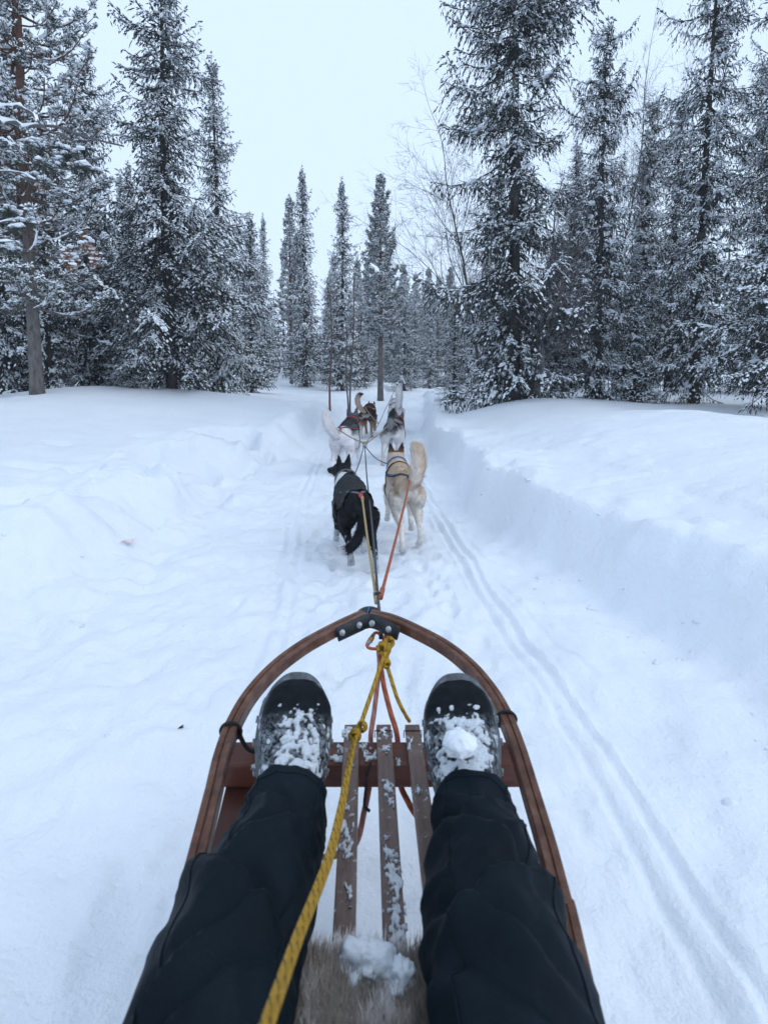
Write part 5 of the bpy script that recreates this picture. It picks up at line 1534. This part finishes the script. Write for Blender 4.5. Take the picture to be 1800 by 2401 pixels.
def col_greywhite(p, n, tail, tf, head, loc, f, ff):
    grey = W3(.13, .135, .145); white = W3(.88, .85, .86); blk = W3(.03, .03, .034)
    sad = sst(.02, .16, p[:, 1] + .03 * f) * sst(.42, .50, p[:, 2] + .03 * f)
    c = mixc(np.tile(white, (len(p), 1)), grey, sad)
    c = mixc(c, blk, sad * sst(.52, .56, p[:, 2] + .05 * ff) * .8)
    c = np.where(tail[:, None], W3(.86, .82, .82), c)
    c = np.where((head & (loc[:, 2] > .0))[:, None], mixc(np.tile(grey, (len(p), 1)), blk, ff * .7 + .2), c)
    return c
def col_brown(p, n, tail, tf, head, loc, f, ff):
    br = W3(.050, .036, .030); tan = W3(.34, .22, .15); cream = W3(.58, .50, .45)
    c = mixc(np.tile(br, (len(p), 1)), W3(.15, .10, .075), f * .7 + ff * .3)
    c = mixc(c, tan, sst(.36, .25, p[:, 2] + .04 * f))
    c = mixc(c, cream, sst(-.05, -.10, p[:, 1]) * sst(.46, .38, p[:, 2]))
    c = np.where(tail[:, None], mixc(np.tile(W3(.50, .38, .30), (len(p), 1)), br * .6, sst(.55, .78, tf)), c)
    return c
def col_greydark(p, n, tail, tf, head, loc, f, ff):
    grey = W3(.26, .25, .25); white = W3(.80, .77, .76); blk = W3(.028, .028, .031)
    c = mixc(np.tile(white, (len(p), 1)), grey, sst(.36, .46, p[:, 2] + .05 * f))
    c = mixc(c, blk, sst(.05, .3, f + ff * .6) * sst(.40, .5, p[:, 2]))
    c = mixc(c, W3(.40, .31, .25), sst(.25, .15, p[:, 2]) * .5)
    c = np.where(tail[:, None], mixc(np.tile(W3(.30, .30, .31), (len(p), 1)), blk, sst(.45, .62, tf + .1 * f) + sst(.02, -.3, n[:, 0]) * .0), c)
    c = np.where((head & (loc[:, 2] > 0))[:, None], W3(.10, .10, .105), c)
    return c
def col_white(p, n, tail, tf, head, loc, f, ff):
    c = np.tile(W3(.88, .86, .86), (len(p), 1)) * (1 + .06 * ff)[:, None]
    return mixc(c, W3(.74, .71, .71), sst(.2, .6, f) * .5)

DOGS = {}
def ground_at(x, y): return hz(x, y) - 0.006
# black dog, wheel position
o = (-0.150, 3.13, ground_at(-.15, 3.13))
d = dog(o, R(13), 0.86, col_black, {'hl': hl(-1, 'lift'), 'hr': hl(1, 'back'), 'fl': fl(-1, 'fwd'), 'fr': fl(1, 'back')},
        {'pts': [(0, -.10, .46), (-.005, -.155, .44), (-.02, -.20, .36), (-.06, -.215, .27), (-.115, -.20, .215), (-.16, -.18, .215)], 'r': [.022, .027, .033, .030, .014]}, (R(32), R(4)),
        'black dog with white neck stripe in dark harness coat, head turned aside', 101, body_pitch=-.01, drop=.02)
DOGS['black'] = d
h, tug_black = harness(*d, M['webG'], M['webG'], M['webR'])
# tan dog, wheel position
o = (0.155, 3.50, ground_at(.155, 3.50))
d = dog(o, R(7), 0.865, col_tan, {'hl': hl(-1, 'back'), 'hr': hl(1, 'stand'), 'fl': fl(-1, 'fwd'), 'fr': fl(1, 'back')},
        {'pts': [(0, -.09, .47), (.015, -.14, .50), (.040, -.165, .57), (.060, -.15, .67), (.058, -.11, .75), (.040, -.07, .79)], 'r': [.028, .042, .056, .050, .018]}, (R(4), R(2)),
        'tan and cream dog with black-tipped ears and a raised bushy tail', 102, furlen=1.1, body_pitch=-.03, drop=.02)
DOGS['tan'] = d
h, tug_tan = harness(*d, M['webB'], M['webBl'], M['webB'])
# second pair
o = (-0.455, 5.75, ground_at(-.455, 5.75))
d = dog(o, R(-8), 0.98, col_greywhite, {'hl': hl(-1, 'stand'), 'hr': hl(1, 'stand'), 'fl': fl(-1, 'back'), 'fr': fl(1, 'fwd')},
        {'pts': [(0, -.10, .46), (-.03, -.14, .48), (-.09, -.16, .55), (-.14, -.15, .65), (-.165, -.12, .72)], 'r': [.028, .042, .052, .046, .020]}, (R(-3), R(4)),
        'white dog with dark grey back and pricked grey ears, tail swung aside', 103, furlen=1.25, body_pitch=.03, drop=.03)
DOGS['greywhite'] = d
h, tug_gw = harness(*d, M['webB'], M['webR'], M['webR'])
o = (0.085, 6.40, ground_at(.085, 6.40))
d = dog(o, R(-10), 0.93, col_greydark, {'hl': hl(-1, 'back'), 'hr': hl(1, 'fwd'), 'fl': fl(-1, 'fwd'), 'fr': fl(1, 'back')},
        {'pts': [(0, -.10, .46), (.01, -.15, .49), (.02, -.17, .57), (.035, -.15, .66), (.055, -.11, .73)], 'r': [.026, .036, .042, .034, .012]}, (R(-14), R(-16)),
        'grey and white dog with narrow black-tipped tail ahead of the tan dog', 104, body_pitch=.0, drop=.10)
DOGS['greydark'] = d
h, tug_gd = harness(*d, M['webB'], M['webR'], M['webB'])
# lead pair
o = (-0.285, 8.65, ground_at(-.285, 8.65))
d = dog(o, R(-6), 0.95, col_brown, {'hl': hl(-1, 'stand'), 'hr': hl(1, 'fwd'), 'fl': fl(-1, 'fwd'), 'fr': fl(1, 'lift')},
        {'pts': [(0, -.10, .46), (-.05, -.14, .50), (-.11, -.15, .58), (-.135, -.12, .68), (-.115, -.06, .75), (-.07, -.03, .77)], 'r': [.028, .038, .044, .034, .014]}, (R(-10), R(-10)),
        'dark brown dog with tan legs and dark curled tail tip in the lead pair', 105, drop=.13, body_pitch=-.02)
DOGS['brown'] = d
h, tug_br = harness(*d, M['webR'], M['webW'], M['webR'])
o = (0.215, 9.1, ground_at(.215, 9.1))
d = dog(o, R(2), 0.98, col_white, {'hl': hl(-1, 'fwd'), 'hr': hl(1, 'stand'), 'fl': fl(-1, 'back'), 'fr': fl(1, 'fwd')},
        {'pts': [(0, -.10, .46), (.015, -.15, .50), (.03, -.17, .60), (.035, -.15, .72), (.02, -.11, .83), (0.0, -.08, .87)], 'r': [.030, .052, .062, .054, .022]}, (R(-5), R(-4)),
        'all white dog with its tail held straight up in the lead pair', 106, furlen=1.2, drop=.10)
DOGS['white'] = d
h, tug_wh = harness(*d, M['webB'], M['webR'], M['webB'])

# extra gear on the two wheel dogs: cloth coat on the black dog, blue tag on the tan one
rt, bv, bp, hc = DOGS['black']
hh = rt
v = co_of(rt.children[0].data)
def coat_mask(v, nn):
    m = np.minimum.reduce([(v[:, 1] - .02), (.40 - v[:, 1]), (v[:, 2] - .40 + .0 * v[:, 0])]) * 14
    return np.where(m > 0, 0.6, -1.0)
cm = None
for ch in rt.children:
    if ch.name.startswith('body'): cm = ch
crust_on(cm.data, coat_mask, 0.013, 'cloth_coat', rt, 7, mat=M['coat'])

# ================================================================== gang line
bpy.context.view_layer.update()
J0 = on_z(893, 1487, .478)
Jn = Vector(at_y(886, 1402, 1.70))
ring_p = Vector(at_y(855, 1046, 5.05))
v1 = Vector(at_y(855, 1040, 5.15))
gl = empty('gang_line', Jn); tag(gl, 'dark centre gang line running from the bow between the dogs', 'rope')
def G(p): return Vector(tuple(p)) - Jn
rope('line', [G(at_y(889, 1450, 1.42)), G(at_y(888, 1425, 1.55)), G(Jn), G(at_y(872, 1230, 2.55)), G(at_y(860, 1120, 3.8)), G(ring_p)], 0.0052, M['ropeG'], gl)
rope('line', [G(v1), G(at_y(868, 1025, 5.7)), G(at_y(880, 1006, 6.5)), G(at_y(892, 985, 7.3)), G(at_y(903, 960, 8.2)), G(tug_wh + Vector((0, -.02, 0)))], 0.0050, M['ropeL'], gl)
def torus(nm, c, rad, r, mat, par, ax=(0, .3, 1)):
    axv = Vector(ax).normalized(); a = axv.orthogonal().normalized(); b = axv.cross(a)
    return rope(nm, [Vector(c) + (a * math.cos(t) + b * math.sin(t)) * rad for t in [k / 12 * 2 * math.pi for k in range(13)]], r, mat, par, k=2, n=6)
torus('ring', G(ring_p), 0.020, 0.004, M['zinc'], gl, (0, .8, .6))
torus('knot', G(Jn + Vector((0, .02, 0))), 0.009, 0.006, M['ropeG'], gl, (0.1, 1, .2))
torus('knot', G(v1), 0.018, 0.008, M['ropeT'], gl, (0.1, .9, .3))
for k in range(4):
    torus('chain_link', G(ring_p + (v1 - ring_p) * (0.15 + .23 * k) ), 0.012, 0.003, M['zinc'], gl, (1, .2, 0) if k % 2 else (0, .3, 1))
def tugline(nm, label, a, b, mat, r, mid=None, end_mat=None):
    o = empty(nm, a); tag(o, label, 'rope')
    A = Vector((0, 0, 0)); B = Vector(b) - Vector(a)
    C = (A + B) / 2 + Vector((0, 0, -.012))
    rope('line', [A, A + (B - A) * .25 + Vector((0, 0, -.008)), C, A + (B - A) * .75 + Vector((0, 0, -.008)), B], r, mat, o)
    e = B + (B - A).normalized() * -.045
    rope('splice', [A + (B - A).normalized() * .0, A + (B - A).normalized() * .03, A + (B - A).normalized() * .07], r * 1.5, mat, o)
    rope('splice', [e, e + (B - e) * .5, B], r * 1.45, mat, o)
    MB().loft([B, B + (B - A).normalized() * .022], [r * 1.6, r * 1.2], n=8).build('snap_hook', M['zinc'], o)
    return o
tugline('tug_line', 'tan tug line from the gang line to the black dog', Jn + Vector((-.004, -.02, -.006)), tug_black, M['ropeT'], 0.0058)
tugline('tug_line', 'orange tug line from the gang line to the tan dog', Jn + Vector((.008, 0, 0)), tug_tan, M['ropeO'], 0.0058)
tugline('tug_line', 'pale tug line forking to the grey-backed white dog', v1, tug_gw, M['ropeL'], 0.0062)
tugline('tug_line', 'pale tug line forking to the grey and white dog with black-tipped tail', v1 + Vector((.02, .05, 0)), tug_gd, M['ropeL'], 0.0062)
lead_v = Vector(at_y(886, 992, 7.3))
tugline('tug_line', 'thin pale tug line running ahead to the dark brown dog', lead_v, tug_br, M['ropeL'], 0.0055)
def neckline(label, a, dogkey, side):
    rt, bv, bp, hc = DOGS[dogkey]
    b = rt.matrix_world @ (Vector(tuple(hc)) + Vector((side * .07, -.09, -.04)))
    m = (Vector(a) + b) / 2 + Vector((0, 0, -.03))
    o = rope('neck_line', [Vector(a), m, b], 0.0045, M['ropeG'], k=8, n=6)
    tag(o, label, 'rope')
neckline('thin dark neck line from the gang line ring to the tan dog', ring_p, 'tan', -1)
neckline('thin dark neck line from the gang line ring to the black dog', ring_p + Vector((-.01, -.01, 0)), 'black', 1)

# ================================================================== small things on the snow
st = snow_patch('stain', (-1.62, 3.30, hz(-1.62, 3.30) + .012), .05, .07, .002, 71, None, mat=M['stain'])
if st: tag(st, 'faint pink stain on the trodden snow bank', 'stain')
pd = on_z(425, 1717, 0.0); pd.z = hz(pd.x, pd.y) + .006
mb = MB()
for k in range(5):
    a = k * 1.3; r_ = (.008, .013, .006, .011, .004)[k]; mb.loft([(0, 0, 0.0), (r_ * .6 * math.cos(a), r_ * .6 * math.sin(a), .003), (r_ * math.cos(a), r_ * math.sin(a), .0)], [.003, .002, .001], n=5)
o = mb.build('twig_scrap', M['debris']); o.location = pd
tag(o, 'tiny dark twig scrap lying on the snow beside the sledge', 'twig')

# ================================================================== frosty air
def air():
    x0, x1, y0, y1 = xs[0] - 2, xs[-1] + 2, ys[0] - 2, ys[-1] + 2
    z0, z1 = float(GZ.min()) - 1.0, 15.0
    me = MB().box(((x0 + x1) / 2, (y0 + y1) / 2, (z0 + z1) / 2), (x1 - x0, y1 - y0, z1 - z0)).mesh('haze', False)
    m = bpy.data.materials.new('frosty_air'); m.use_nodes = True
    nt = m.node_tree; nt.nodes.clear()
    v = nt.nodes.new('ShaderNodeVolumePrincipled'); v.inputs['Color'].default_value = (0.93, 0.96, 1.0, 1); v.inputs['Density'].default_value = 0.0013
    o = nt.nodes.new('ShaderNodeOutputMaterial'); nt.links.new(v.outputs[0], o.inputs['Volume'])
    tag(link('haze', me, m), 'thin frosty air paling the far trees', 'haze', kind='stuff')
air()
